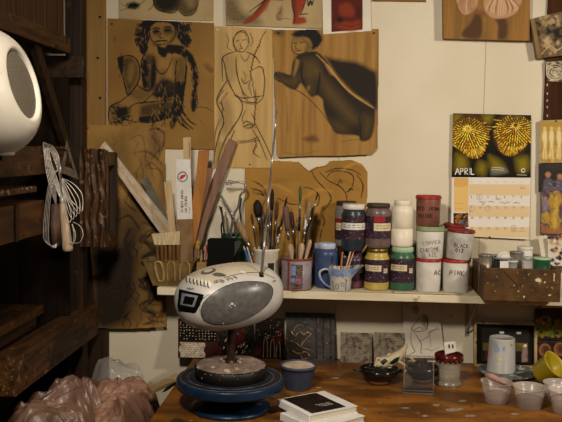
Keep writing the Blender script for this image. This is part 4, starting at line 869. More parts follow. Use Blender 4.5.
mb = MB(M_cerb).grid(lambda u, v: pit(1.012)(u, .70+.30*v), 48, 8); mb.build('blue_rim_band', parent=pt)
mb = MB(M_cerb); mb.tube(cr([tuple(A(x, y, Y)) for x, y in ((332, 271), (325, 269), (319.8, 272), (320.5, 278), (325, 284), (331, 287.5))], 6), [.0042]*31, 10); mb.build('handle', parent=pt)
fn = onto(bv, .0009); mb = MB(M_dkline)
for w, p in ((.8, [(332, 282), (338, 276), (346, 280), (347, 281)]), (.6, [(333, 282), (333.5, 290)]), (.6, [(346, 281), (345.5, 290.5)]), (.5, [(336, 284), (336, 289), (338.5, 289), (338.5, 284), (336, 284)]), (.5, [(341, 283), (341, 286), (344, 286), (344, 283), (341, 283)]), (.6, [(341, 277), (341, 274), (343, 274), (343, 278)])): mb.ribbon([tuple(q) for q in p], w, fn)
mb.build('painted_house', parent=pt)
def stick(name, label, cat, b, t, r, m, tip=None, tipm=None, tipr=None, Yb=None, group=None, tipname='tip', seg=8):
    o = thing(name, label, cat, b, group); b, t = Vector(b), Vector(t); L = (t-b)
    k = 1 if not tip else 1-tip
    MB(m).tube([b, b+L*k*.5, b+L*k], [r*.8, r, r*.9], seg).build('handle', parent=o)
    if tip: MB(tipm).tube([b+L*k, b+L*(k+tip*.3), b+L*(k+tip*.75), t], [(tipr or r)*.9, tipr or r, (tipr or r)*.9, (tipr or r)*.35], seg).build(tipname, parent=o)
    return o
M_or = pv('orange_wood', '#b0651f', '#8f4d16', rough=.5); M_pk = pv('pink_pale_wood', '#c09a7f', '#a98368', rough=.5); M_nb = pv('navy_paint', '#1f2b4d', '#18213b', rough=.35); M_oc = pv('ochre_handle', '#8f6529', '#6d4a1d', rough=.45)
M_blkh = pv('black_handle', '#15120f', '#1f1a15', rough=.35); M_red = pv('red_paint', '#a81d16', rough=.4); M_fer = pv('silver_ferrule', '#a9a59c', '#7f7b72', rough=.3, metal=.85); M_brist = mat('brown_bristle', '#4b3423', '#2f1f13', scale=60, stretch=(5, 5, .5), rough=.8); M_bristt = mat('tan_bristle', '#8d7351', '#6d5638', scale=60, stretch=(5, 5, .5), rough=.8); M_bristb = mat('black_bristle', '#1a1410', '#0f0b08', scale=60, rough=.8); M_bristp = mat('pinkish_bristle', '#6b5046', '#4f3a32', scale=60, stretch=(5, 5, .5), rough=.8); M_bristg = mat('green_bristle', '#3d5f22', '#4a4a2a', scale=60, rough=.8)
pb = lambda dx, dy: (c.x+dx, c.y+dy, SZ+.008)
stick('modelling_tool', 'short orange wooden stick in the cream pitcher', 'tool', pb(-.006, 0), A(342.5, 252, Y), .0033, M_or)
stick('modelling_tool', 'pale pinkish wooden stick in the middle of the cream pitcher', 'tool', pb(0, .006), A(350.5, 251.5, Y+.01), .0032, M_pk)
stick('round_brush', 'navy-handled brush with ochre tip leaning right out of the pitcher', 'brush', pb(-.008, .012), A(367.3, 244.5, Y+.02), .0032, M_nb, .18, M_oc, .0042)
stick('pin_tool', 'red-tipped thin stick in the cream pitcher', 'tool', pb(.004, .01), A(355.3, 247, Y+.02), .0022, M_pk, .12, M_red, .0045)
stick('modelling_tool', 'short brown stick at the left rim of the cream pitcher', 'tool', pb(-.012, -.004), A(331.5, 264, Y), .0026, M_oc)

# --- mosaic mug with wooden tools
Y = -.17; s = S(Y); c = up(296.3, Y, SZ); R = 15.2*s; zt = zat(296, 257.5, Y)
M_mug = mat('lilac_grey_mug', '#8f8488', '#7a6d70', scale=20, rough=.35, spots=[('#6a565c', 60, .62)]); M_terr = pv('terracotta_band', '#8a3f22', '#6f3019', rough=.35)
mg = thing('mosaic_mug', 'lilac mug with terracotta rim and a mosaic house picture', 'mug', (c.x, c.y, SZ))
def hollow(mb, c, pr, th=.0035, seg=44):
    top = pr[-1]; mb.lathe((c[0], c[1], 0), pr+[(top[0]-th, top[1])]+[(max(a-th, 1e-4), max(b, pr[0][1]+th)) for a, b in reversed(pr[:-1])], seg); return mb
b = MB(M_mug); hollow(b, c, [(1e-4, SZ), (R*.95, SZ), (R*.99, SZ+.003), (R, zt)]); b.build('mug_body', parent=mg)
MB(M_terr).lathe((c.x, c.y, 0), [(R-.004, zt-.001), (R+.0012, zt-.006), (R+.0016, zt-.002), (R, zt+.0012), (R-.004, zt+.0008)], 44).build('rim_band', parent=mg)
mb = MB(M_terr); mb.lathe((c.x, c.y, 0), [(R*.985, SZ), (R+.001, SZ+.0015), (R+.0008, SZ+.004)], 44); mb.build('foot_band', parent=mg)
mb = MB(M_terr); cyl_patch(mb, c, R+.0009, SZ+.003, zt-.004, -123, -114, 4); mb.build('vertical_band', parent=mg)
M_msaic = mat('brown_mosaic', '#6d5b52', '#3c2f2b', scale=180, rough=.4, contrast=(.46, .54), detail=2); M_msb = mat('blue_mosaic', '#5d6f9a', '#7d8cad', scale=90, rough=.4); M_msp = mat('pink_mosaic', '#8a5f68', '#5f4048', scale=140, rough=.4, contrast=(.45, .55))
H = zt-SZ
pn = None
for m, a0, a1, f0, f1, nm in ((M_msaic, -108, -64, .06, .84, 'mosaic_panel'), (M_msb, -107.5, -90, .50, .80, 'blue_tile_patch'), (M_msp, -90, -66, .22, .48, 'pink_tile_patch'), (M_msb, -107.5, -92, .28, .42, 'blue_tile_patch')):
    mb = MB(m); cyl_patch(mb, c, R+(.0009 if pn is None else .0014), SZ+H*f0, SZ+H*f1, a0, a1, 10); o = mb.build(nm, parent=pn or mg); pn = pn or o
M_pale = mat('pale_turned_wood', '#a98f74', '#8d7459', scale=20, stretch=(3, 3, .6), rough=.5)
for lab_, bx, tx_, ty, w in (('leftmost rounded pale wooden tool end in the mosaic mug', -.012, 290, 243.5, .0115), ('stubby rounded pale wooden tool end in the middle of the mosaic mug', .002, 302, 242.8, .0120), ('slim pale wooden tool leaning right in the mosaic mug', .012, 310.5, 239.5, .0080)):
    b0 = Vector((c.x+bx*.6, c.y-.012, SZ+.006)); t0 = A(tx_, ty, Y-.012); L = t0-b0; o = thing('wooden_tool', lab_, 'tool', b0)
    MB(M_pale).tube([b0, b0+L*.55, b0+L*.72, b0+L*.88, b0+L*.97, t0], [.004, .0045, w*.75, w, w*.75, w*.25], 14).build('turned_end', parent=o)
def brush(label, b, t, hr, hm, bl, bm_, br, shape='round', fl=.12, band=None):
    o = thing('paint_brush', label, 'brush', b); b, t = Vector(b), Vector(t); L = t-b; k0 = 1-bl-fl
    MB(hm).tube([b, b+L*k0*.6, b+L*k0], [hr*.6, hr, hr*.8], 8).build('handle', parent=o)
    if band: MB(band).tube([b+L*(k0-.14), b+L*k0], [hr*1.1, hr*1.05], 8).build('handle_band', parent=o)
    MB(M_fer).tube([b+L*k0, b+L*(1-bl)], [hr*.95, br*.7], 10).build('ferrule', parent=o)
    pr = [br*.7, br, br*.95, br*.3] if shape == 'round' else [br*.75, br*1.0, br*1.1, br*.95]
    MB(bm_).tube([b+L*(1-bl), b+L*(1-bl*.65), b+L*(1-bl*.25), t], pr, 12).build('bristles', parent=o); return o
mb_ = lambda dx, dy=.012: (c.x+dx, c.y+dy, SZ+.006)
brush('green-tipped paint brush with black band and ochre handle', mb_(.004), A(300.5, 185.5, Y+.02), .0042, M_oc, .15, M_bristg, .0062, fl=.16, band=M_blkh)
brush('splayed tan bristle brush right of the green-tipped brush', mb_(.0, .02), A(310, 201, Y+.03), .0038, M_oc, .24, M_bristt, .0100, 'flat')
brush('thin black-handled brush leaning furthest right in the mosaic mug', mb_(-.006, .016), A(317.8, 192.5, Y+.025), .0036, M_blkh, .08, M_bristb, .0030)
brush('second black brush just left of the rightmost black brush', mb_(-.010, .022), A(313, 207, Y+.035), .0036, M_blkh, .10, M_bristb, .0034)
brush('pinkish flat brush at the left of the mosaic mug', mb_(-.014, .01), A(285.5, 206.5, Y+.02), .0036, M_oc, .30, M_bristp, .0110, 'flat')
brush('slim ochre brush with pale tip between mosaic mug brushes', mb_(.0, .0), A(297, 214, Y+.012), .0032, M_oc, .10, M_bristt, .0035)
brush('short white-tipped brush standing low in the mosaic mug', mb_(.008, .004), A(306, 219, Y+.014), .0030, M_oc, .16, M_lwhite, .0040)

brush('wide dark brown brush leaning left in the mosaic mug', mb_(.010, .028), A(291, 212, Y+.04), .0038, M_blkh, .22, M_brist, .0080, 'flat')
brush('thick black-handled brush upright between tan brush and black brushes', mb_(.014, .012), A(305, 213, Y+.02), .0044, M_blkh, .16, M_bristt, .0060)
# --- white mug with many brushes
Y = -.15; s = S(Y); c = up(266, Y, SZ); R = 13.6*s; zt = zat(266, 248, Y)
wm = thing('brush_mug', 'white ceramic mug full of brushes behind the radio', 'mug', (c.x, c.y, SZ))
b = MB(pv('white_glazed_mug', '#c4bba8', '#b3a994', rough=.25)); hollow(b, c, [(1e-4, SZ), (R*.92, SZ), (R*.97, SZ+.004), (R*.96, zt-.012), (R*1.03, zt-.008), (R*1.03, zt)]); b.build('mug_body', parent=wm)
mb = MB(M_ink); cyl_patch(mb, c, R*1.0, SZ+(zt-SZ)*.35, SZ+(zt-SZ)*.66, -78, -50, 8); mb.build('dark_emblem', parent=wm)
wb = lambda dx, dy=.0: (c.x+dx, c.y+dy, SZ+.006)
brush('fat dark mop brush standing upright behind the mug rim', wb(-.006, .012), A(257, 200, Y+.02), .0042, M_blkh, .20, M_bristb, .0165, fl=.08)
brush('tan fan of bristles leaning left over the mug', wb(.004, -.004), A(238.5, 222.5, Y-.006), .0034, M_oc, .30, M_bristt, .0135, 'flat')
brush('black bristle brush leaning left just right of the antenna', wb(.010, .014), A(272.5, 189, Y+.03), .0038, M_blkh, .22, M_bristb, .0075)
brush('dark brown brush with drooping tip right of the antenna', wb(.012, .006), A(277.5, 203, Y+.015), .0038, M_blkh, .20, M_brist, .0065)
brush('blue-handled brush hidden by the antenna', wb(.002, .008), A(271, 212, Y+.012), .0034, M_nb, .12, M_nb, .0036)
brush('white-handled thin brush in the right of the white mug', wb(.006, -.006), A(283, 219, Y-.006), .0028, M_lwhite, .10, M_blkh, .0028)
brush('ochre-handled brush leaning right in the white mug', wb(-.006, -.008), A(281, 234, Y-.008), .0034, M_oc, .10, M_oc, .0036)
brush('second ochre stick left of centre in the white mug', wb(.006, -.004), A(268, 214, Y-.004), .0030, M_oc, .12, M_brist, .0040)
brush('slender brown stick near the mop brush', wb(-.002, -.002), A(262.5, 206, Y), .0026, M_brist, .10, M_brist, .0032)
brush('broad brown bristle brush low behind the antenna in the white mug', wb(-.004, .016), A(264, 221, Y+.02), .0040, M_blkh, .22, M_brist, .0095, 'flat')
brush('dark thin brush crossing right behind the pinkish flat brush', wb(.004, .018), A(287, 197, Y+.03), .0032, M_blkh, .14, M_bristb, .0040)
brush('black and silver brush at the right rim of the white mug', wb(.012, -.004), A(279, 226, Y-.002), .0036, M_blkh, .16, M_bristb, .0050)
brush('small dark brush at the left rim of the white mug', wb(-.016, .004), A(251.5, 214, Y+.006), .0032, M_blkh, .14, M_brist, .0048)
tw = thing('wire_loop_tool', 'thin wire loop tool rising above the white mug brushes', 'tool', wb(-.010, .018))
MB(M_blkh).tube(cr([wb(-.010, .018), tuple(A(262, 215, Y+.02)), tuple(A(266, 198, Y+.02)), tuple(A(262, 191, Y+.02)), tuple(A(253, 190.5, Y+.02)), tuple(A(257, 194.5, Y+.02)), tuple(A(266, 193, Y+.02))], 6), .0011, 6).build('wire', parent=tw)
for lab_, m, x0, y0, x1, y1 in (('blue colouring pencil leaning left beside the white mug', pv('blue_pencil', '#2d6fa0', rough=.4), 254, 263, 243.5, 246), ('pale blue colouring pencil leaning behind the blue pencil', pv('pale_pencil', '#8fa9b5', rough=.4), 256, 263, 246.8, 246.5), ('orange colouring pencil rightmost beside the white mug', pv('orange_pencil', '#b06a1d', rough=.4), 258.5, 263, 252, 252)):
    b0 = up(x0+4, -.205, SZ+.001); t0 = A(x1, y1, -.165); stick('colouring_pencil', lab_, 'pencil', b0, t0, .0034, m, .1, M_pk, .003, tipname='sharpened_point', seg=6)

# --- green cup with callipers, black box, rubber knife
Y = -.075; s = S(Y); c = up(234, Y, SZ); R = 13*s; zt = zat(234, 234.5, Y)
gc = thing('green_cup', 'dark green cup holding steel callipers behind the black box', 'cup', (c.x, c.y, SZ))
b = MB(pv('dark_green_glaze', '#23402a', '#1a3120', rough=.3)); hollow(b, c, [(1e-4, SZ), (R*.85, SZ), (R*.95, zt-.014), (R*1.05, zt-.012), (R*1.05, zt)]); b.build('cup_body', parent=gc)
ca = thing('callipers', 'chrome bow callipers standing open in the green cup', 'callipers', (c.x, c.y, SZ+.01))
Pc = lambda x, y, d=0: tuple(A(x, y, Y-.012+d))
M_chr = pv('chrome_steel', '#908c84', '#66635c', rough=.25, metal=.6)
MB(M_chr).tube(cr([(c.x-.008, c.y, SZ+.01), Pc(231, 234), Pc(232.6, 217), Pc(226, 204), Pc(219.3, 193)], 6), [.0048]*20+[.0042]*5, 8).build('leg', parent=ca)
MB(M_chr).tube(cr([(c.x+.01, c.y, SZ+.01), Pc(236, 234), Pc(233.6, 217), Pc(238.5, 206), Pc(240.5, 195), Pc(245.5, 190), Pc(244.5, 184), Pc(239, 182), Pc(231, 182.5), Pc(224, 181.5)], 6), .0042, 8).build('leg', parent=ca)
p = A(233, 217, Y-.016); MB(M_chr).lathe(p, [(1e-4, -.004), (.0075, -.003), (.0075, .003), (1e-4, .004)], 16, Matrix.Rotation(PI/2, 4, 'X')).build('hinge', parent=ca)
mb = MB(M_chr).tube([Pc(226, 185), Pc(229, 180), Pc(233, 181), Pc(231, 185), Pc(227, 184.5)], .0018, 6); mb.build('adjusting_nut', parent=ca)
for lab_, m, pts in (('dark steel rod leaning left in the green cup', M_blkh, [(c.x-.016, c.y, SZ+.01), Pc(224, 232, -.006), Pc(221.5, 207, -.006)]), ('twisted dark steel tool right of the callipers', M_blkh, [(c.x+.014, c.y, SZ+.01), Pc(241, 226, .01), Pc(239.8, 210, .01), Pc(241.5, 198, .01)]), ('bright steel rod low in the green cup', M_chr, [(c.x-.012, c.y+.01, SZ+.01), Pc(227.5, 230, .012), Pc(225.5, 212, .012)]), ('thin black rod at the far left of the green cup', M_blkh, [(c.x-.02, c.y+.006, SZ+.012), Pc(221.5, 232, .004), Pc(223, 219, .004), Pc(219.5, 206, .004)])):
    o = thing('metal_rod', lab_, 'tool', pts[0]); MB(m).tube(cr(pts, 5), .0032, 8).build('rod', parent=o)
Y = -.178; zt = zat(222, 239, Y); xa, xb = up(208.5, Y, SZ).x, up(235, Y, SZ).x
bb = thing('black_box', 'open black plastic box left of the brush mug', 'box', ((xa+xb)/2, Y, SZ))
M_bbx = pv('matt_black_plastic', '#0b0a08', '#080706', rough=.6, spec=.08)
for lo, hi in (((xa, Y-.035, SZ), (xb, Y-.032, zt)), ((xa, Y+.026, SZ), (xb, Y+.029, zt)), ((xa, Y-.032, SZ), (xa+.003, Y+.026, zt)), ((xb-.003, Y-.032, SZ), (xb, Y+.026, zt))): MB(M_bbx).box(lo, hi).build('side_panel', parent=bb)
MB(M_bbx).box((xa, Y-.035, SZ), (xb, Y+.029, SZ+.003)).build('bottom_panel', parent=bb)
kn = thing('rubber_spatula', 'grey-black rubber spatula with wooden grip leaning on the black box', 'spatula', up(231, -.205, SZ))
b0 = up(228.5, -.207, SZ); a1 = A(232.5, 254, -.203); a2 = A(238.5, 240, -.200)
MB(M_oc).tube([b0, b0.lerp(a1, .5), a1], [.0045, .0052, .0045], 10).build('handle', parent=kn)
MB(pv('grey_black_rubber', '#2c2a27', '#1c1a18', rough=.6)).prism([A(229.5, 254, -.203), A(234.5, 256, -.203), A(241, 243, -.2), A(239.5, 240.5, -.2), A(234, 241.5, -.2)], (0, .004, 0)).build('rubber_blade', parent=kn)

# --- small wooden box of pencils, yellow block
Y = -.13; zt = zat(206, 261, Y); xa, xb = up(198, Y, SZ).x, up(207.5, Y, SZ).x
M_pbx = pv('pine_box', '#a3824a', '#8a6a38', rough=.6, stretch=(1, 6, 6), scale=8)
wbx = thing('pencil_box', 'small open pine box of pencils behind the radio', 'box', ((xa+xb)/2, Y, SZ))
for lo, hi in (((xa, Y-.03, SZ), (xb, Y-.027, zt)), ((xa, Y+.027, SZ), (xb, Y+.03, zt)), ((xa, Y-.027, SZ), (xa+.003, Y+.027, zt)), ((xb-.003, Y-.027, SZ), (xb, Y+.027, zt)), ((xa, Y-.03, SZ), (xb, Y+.03, SZ+.003))): MB(M_pbx).box(lo, hi).build('side_panel', parent=wbx)
for k, (lab_, m, px, py) in enumerate((('yellow pencil leftmost in the small pine box', M_yg, 201.5, 250), ('black pencil in the small pine box', M_blkh, 204.3, 246), ('red pencil with rounded end in the small pine box', M_red, 207, 244.5), ('white pencil rightmost in the small pine box', M_lwhite, 211.5, 248))):
    stick('pencil', lab_, 'pencil', (xa+.008+k*.006, Y-.006+.005*(k % 2), SZ+.004), A(px, py, Y), .0033, m, .12, M_red if k == 2 else M_pk, .0042 if k == 2 else .003, tipname='end', seg=6)
xa, xb = up(191.8, -.12, SZ).x, up(199, -.12, SZ).x-.001
tag(MB(pv('dull_yellow_card', '#b08f34', '#94762a', rough=.6)).box((xa+.002, -.110, SZ), (xb, -.094, zat(195, 240.5, -.1))).build('yellow_block', bevel=.002), 'upright dull yellow block beside the white-topped paddle', 'block')

# --- embossed brown tub with slats and tools
Y = -.165; s = S(Y); c = up(170.5, Y, SZ); zt = zat(171, 259, Y)
M_trough = mat('brown_moulded_tub', '#77603a', '#5a4427', scale=20, rough=.35, trans=.1)
tr = thing('embossed_tub', 'brown rectangular tub with raised arches at the left shelf end', 'tub', (c.x, c.y, SZ))
hw0, hw1, hd0, hd1 = 16.5*s, 26.5*s, .028, .042
def frust(mb, i, z0, z1):
    w = lambda h, d, z: [Vector((c.x+a*h, c.y+b*d, z)) for a, b in ((-1, -1), (1, -1), (1, 1), (-1, 1))]
    B0, T0 = w(hw0, hd0, z0), w(hw1, hd1, z1); B1, T1 = w(hw0-.003, hd0-.003, z0+.003), w(hw1-.003, hd1-.003, z1)
    v = B0+T0+B1+T1; f = [(0, 3, 2, 1), (8, 9, 10, 11)]
    for k in range(4): j = (k+1) % 4; f += [(k, j, 4+j, 4+k), (8+k, 12+k, 12+j, 8+j), (4+k, 4+j, 12+j, 12+k)]
    mb.add(v, f, False)
b = MB(M_trough); frust(b, 0, SZ, zt); bv = b.bvh(); b.build('tub_body', parent=tr, bevel=.0015)
MB(M_trough).box((c.x-hw1-.003, c.y-hd1-.003, zt-.003), (c.x+hw1+.003, c.y-hd1+.001, zt+.001)).box((c.x-hw1-.003, c.y+hd1-.001, zt-.003), (c.x+hw1+.003, c.y+hd1+.003, zt+.001)).box((c.x-hw1-.003, c.y-hd1, zt-.003), (c.x-hw1+.001, c.y+hd1, zt+.001)).box((c.x+hw1-.001, c.y-hd1, zt-.003), (c.x+hw1+.003, c.y+hd1, zt+.001)).build('rim', parent=tr)
fn = onto(bv, .001); M_arch = pv('pale_arch_relief', '#9a8250', '#7f683a', rough=.4)
for k, (pts, m, w) in enumerate((([(155.5, 262), (159, 261.5), (161.5, 264), (163.5, 273), (163, 280), (159.5, 281), (157.5, 277), (155, 266), (155.5, 262)], M_arch, 2.2), ([(168, 281), (167, 268), (169, 262), (172.5, 262), (174.5, 266), (175, 281)], M_arch, 1.2), ([(180, 281), (180, 268), (183, 262), (187, 262), (189.5, 267), (189, 281)], M_arch, 1.2))):
    p3 = [fn(x, y) for x, y in cr(pts, 6)]; p3 = [q for q in p3 if q is not None]
    MB(m).tube(p3, w*s*.6, 8).build('arch_relief', parent=tr)
# hake brush of bamboo stems standing in the tub
M_bam = mat('dark_bamboo', '#6d4a22', '#4b3014', scale=12, stretch=(5, 5, 1), rough=.4); M_hake = mat('cream_hake_hair', '#b8a582', '#9b8762', scale=40, stretch=(5, 5, .4), rough=.85)
hb = thing('hake_brush', 'wide cream-haired hake brush with joined bamboo stems in the embossed tub', 'brush', (c.x-.01, c.y, SZ+.004)); Yh = Y-.02
for k in range(6):
    px = 157+k*4.2; z1 = zat(px, 243.5, Yh); x = up(px, Yh, z1).x; xb_ = c.x-.036+k*.0132
    MB(M_bam).tube([(xb_, Yh, SZ+.006), (xb_*.4+x*.6, Yh, zt-.01), (x, Yh, z1-.01), (x, Yh, z1)], [.0066, .0069, .0070, .0062], 10).build('stem', parent=hb)
def hk(u, v):
    px = 155+25*u-(3.5*v*(1-u)); py = 244.5-(13.5*v)*(1-.22*(1-u)*v)
    p = A(px, py, Yh); d = .011*(1-.4*v); return p
mb = MB(M_hake)
for sgn in (-1, 1): mb.grid(lambda u, v: hk(u, v)+Vector((0, sgn*.010*(1-.7*v)*(1+.25*noise.noise(Vector((u*14, v*2, sgn)))), 0)), 30, 8)
mb.grid(lambda u, v: hk(u, 1)+Vector((0, (v-.5)*.006, 0)), 30, 1); mb.grid(lambda u, v: hk(0, u)+Vector((0, (v-.5)*.02*(1-.7*u), 0)), 8, 1); mb.grid(lambda u, v: hk(1, u)+Vector((0, (v-.5)*.02*(1-.7*u), 0)), 8, 1)
mb.build('hair', parent=hb)
def slat(name, label, cat, poly, Yf, th, m, part='slat', extra=None):
    P3 = [A(x, y, Yf) for x, y in poly]
    t = thing(name, label, cat, min(P3, key=lambda p: p.z)); MB(m).prism(P3, (0, th, 0)).build(part, parent=t, bevel=.0008); return t
# paint paddle: white printed top, brown dipped lower end
M_pw = mat('printed_white_paint', '#c9c4ba', '#bdb7ab', scale=20, rough=.5, spots=[('#8d8470', 50, .70)]); M_pd = mat('brown_dipped_end', '#7d6240', '#65492a', scale=20, rough=.5)
Yp = Y+.004
pp = slat('paint_paddle', 'white printed wooden paddle with red logo and brown lower end', 'paddle', [(175.5, 159), (190.2, 159.5), (192.5, 219), (177, 219.5)], Yp, .005, M_pw, 'printed_top')
MB(M_pd).prism([A(177, 219.5, Yp+.0002), A(192.5, 219, Yp+.0002), A(193, 259, Yp+.0002), A(192.5, 276, Yp+.0002), A(180, 276, Yp+.0002), A(178, 259, Yp+.0002)], (0, .0046, 0)).build('dipped_end', parent=pp, bevel=.0006)
fn = lambda x, y: A(x, y, Yp-.0006); mb = MB(M_ink)
mb.ribbon(ell(182.6, 176.8, 5, 5.1, 26)+[(187.6, 176.8)], .5, fn)
for k in range(14):
    v = 2*PI*k/14; mb.ribbon([(182.6+4.1*math.cos(v), 176.8+4.1*math.sin(v)), (182.6+4.1*math.cos(v+.25), 176.8+4.1*math.sin(v+.25))], .7, fn)
write(mb, 'IN HEAVY BODIED', 183.2, 212.5, 2.3, fn, .38, .66, .5, -PI/2); write(mb, 'AND COLORED', 187, 212.5, 2.3, fn, .38, .66, .5, -PI/2)
mb.ribbon(cr([(189, 207), (190, 210), (188.6, 213)], 4), .4, fn); mb.build('printed_text', parent=pp)
mb = MB(M_red); mb.fill([(179.6, 177.6), (181.5, 175.2), (185.6, 174.2), (185.2, 176.6), (182.4, 178.6), (180, 179.4)], fn); mb.build('red_logo', parent=pp)
M_lw = mat('light_sawn_wood', '#b59a74', '#a08560', scale=8, stretch=(6, 6, .7), rough=.65); M_ow = mat('ochre_sawn_wood', '#9a6427', '#83521d', scale=8, stretch=(6, 6, .7), rough=.6, spots=[('#5d3a14', 30, .66)]); M_mw = mat('mauve_brown_wood', '#76543f', '#634432', scale=8, stretch=(6, 6, .7), rough=.6)
slat('wooden_stick', 'short light wooden stick left of the white paddle', 'stick', [(163.8, 182), (170.8, 181), (176, 232), (177, 276), (171, 276), (169, 232)], Y+.012, .006, M_lw)
t = slat('ruler_stick', 'narrow light wooden stick rising above the white paddle', 'stick', [(183, 137.5), (190.5, 137), (191.5, 200), (191, 276), (185, 276), (184.4, 200)], Y+.018, .005, M_lw)
mb = MB(M_ink); mb.ribbon([(189.2, 142), (189.6, 158)], .35, lambda x, y: A(x, y, Y+.0174)); mb.build('printed_scale', parent=t)
slat('wooden_stick', 'ochre wooden slat with dark smudge right of the white paddle', 'stick', [(198.5, 150.5), (209.5, 150), (206, 180), (200, 220), (191.5, 258), (187, 276), (183, 276), (190, 215), (195.5, 180)], Y+.026, .006, M_ow)
slat('wooden_stick', 'small brown-mauve stick behind the ochre slat', 'stick', [(206, 168), (213, 168), (210, 184), (201, 215), (195, 215), (202, 185)], Y+.033, .004, M_mw)
# thick mauve-brown bar leaning right
tb_ = thing('wooden_bar', 'thick mauve-brown wooden bar leaning right across the tall stick', 'bar', A(196, 250, Y+.04))
P3 = [A(228.8, 138.5, -.05), A(236.6, 142, -.05), A(206.5, 224, -.09), A(196, 262, -.12), A(188, 262, -.12), A(195.4, 220, -.09)]
MB(M_mw).prism(P3, (0, .016, 0)).build('bar', parent=tb_, bevel=.002)
# long two-tone moulding leaning left over the carved board
lm = thing('moulding_stick', 'long pale moulding with white painted edges leaning left', 'moulding', up(178, -.1, SZ))
d0, d1 = A(102.8, 146, -.15), A(174, 236, -.10); d2 = A(104.7, 142, -.15); 
def strip(a0, a1, b0, b1, yo, m, nm, th): MB(m).prism([A(a0[0], a0[1], -.15+yo), A(a1[0], a1[1], -.15+yo), A(b1[0], b1[1], -.10+yo), A(b0[0], b0[1], -.10+yo)], (0, th, 0)).build(nm, parent=lm)
M_wp = mat('worn_white_edge', '#bcae9a', '#a7967e', scale=30, rough=.6)
strip((101.5, 145), (104.6, 141.6), (177.5, 243), (183.5, 241), .012, M_wp, 'painted_edge', .012)
strip((100.6, 146.5), (101.8, 144.6), (173.5, 244.5), (177.8, 243), .008, M_lw, 'bare_groove', .016)
strip((99.5, 148.5), (100.8, 146.2), (169.2, 246), (173.7, 244.4), .004, M_wp, 'painted_edge', .020)
slat('putty_stick', 'grey-green flat stick leaning left behind the moulding', 'stick', [(140.5, 180), (147.5, 176.5), (171, 222), (178, 262), (171, 262), (163, 226)], -.07, .004, mat('grey_green_paint', '#6c6652', '#58533f', scale=30, rough=.6))

# ------------------------------------------------------------------ old crate of pots at the right end of the shelf
M_crate = mat('weathered_crate', '#573b18', '#35220d', scale=18, rough=.55, bump=.6, bscale=40, spots=[('#8d7654', 70, .66), ('#b7a684', 45, .75)], ssw=.05)
CY0, CY1 = -.30, -.06; zt = zat(520, 268.8, CY0); xa, xb = up(483.4, CY0, SZ).x, up(560, CY0, SZ).x
ct = thing('wooden_crate', 'weathered brown wooden crate of small pots at the shelf end', 'crate', ((xa+xb)/2, (CY0+CY1)/2, SZ))
cn = random.Random(3)
fr = MB(M_crate).box((xa, CY0, SZ), (xb, CY0+.012, zt)); bvf = fr.bvh(); fr.build('front_panel', parent=ct, bevel=.0015)
MB(M_crate).box((xa, CY1-.012, SZ), (xb, CY1, zt)).build('back_panel', parent=ct)
MB(M_crate).box((xa, CY0+.012, SZ), (xa+.012, CY1-.012, zt)).build('side_panel', parent=ct); MB(M_crate).box((xb-.012, CY0+.012, SZ), (xb, CY1-.012, zt)).build('side_panel', parent=ct)
MB(M_crate).box((xa+.012, CY0+.012, SZ), (xb-.012, CY1-.012, SZ+.008)).build('bottom_panel', parent=ct)
fn = onto(bvf, .0008)
for px, py, rx, ry in ((538.5, 280, 3.0, 2.2), (545, 282, 1, 1.2), (524, 297, 1.2, .7), (550, 295, 1.6, 1.1), (554, 277, .9, 4)):
    MB(M_lcream).fill([(x+jit(.7), y+jit(.6)) for x, y in ell(px, py, rx, ry, 12)], fn).build('paint_splash', parent=ct)
mb = MB(M_ink); mb.ribbon(cr([(504, 272), (511, 279), (518, 286)], 5), .9, fn); mb.ribbon(cr([(508, 289), (512, 287), (517, 287.5), (517.5, 290)], 4), .5, fn); mb.build('dark_scratch', parent=ct)
zf = SZ+.009
def pot(name, label, cat, x0, x1, yt, Y, body, rim=None, lid=None, taper=.88, lidh=.012, rimh=.006):
    s = S(Y); r = (x1-x0)/2*s; z1 = zat((x0+x1)/2, yt, Y); c = up((x0+x1)/2, Y, z1); t = thing(name, label, cat, (c.x, c.y, zf))
    if lid:
        MB(body).lathe((c.x, c.y, 0), [(1e-4, zf), (r*taper, zf), (r*.95, z1-lidh), (1e-4, z1-lidh)], 32).build('pot_body', parent=t)
        MB(lid).lathe((c.x, c.y, 0), [(r*.95, z1-lidh), (r, z1-lidh+.001), (r, z1-.002), (r*.96, z1), (1e-4, z1)], 32).build('pot_lid', parent=t)
    else:
        b = MB(body); hollow(b, c, [(1e-4, zf), (r*taper, zf), (r*.96, z1)], .003, 32); b.build('pot_body', parent=t)
        if rim: MB(rim).lathe((c.x, c.y, 0), [(r*.94, z1-rimh), (r*1.03, z1-rimh), (r*1.04, z1), (r*.92, z1+.001), (r*.90, z1-.003)], 32).build('rim', parent=t)
    return t, c, r, z1
M_tin = pv('dull_tin', '#8f8575', '#6f6657', rough=.4, metal=.5, spots=[('#4f4538', 40, .64)]); M_dj = pv('dark_smoky_glass', '#22211f', '#2f2d29', rough=.2); M_bl = pv('blue_grey_rim', '#7d858d', '#5f666d', rough=.4)
pot('tin_can', 'dull tin can leftmost in the crate', 'can', 478.5, 492.5, 254.5, -.2, M_tin, M_tin)
_, pc, pr_, pz = pot('glass_pot', 'dark glass pot with blue-grey rim and white tag in the crate', 'pot', 493, 512.6, 257, -.20, M_dj, M_bl)
tgm = thing('white_tag', 'small square white tag in front of the dark glass pot', 'tag', (pc.x, pc.y-pr_-.012, zf)); q = [A(x, y, pc.y-pr_-.008) for x, y in ((500, 261), (508.5, 261), (508.5, 276), (500, 276))]; MB(M_lwhite).prism(q, (0, .002, 0)).build('card', parent=tgm)
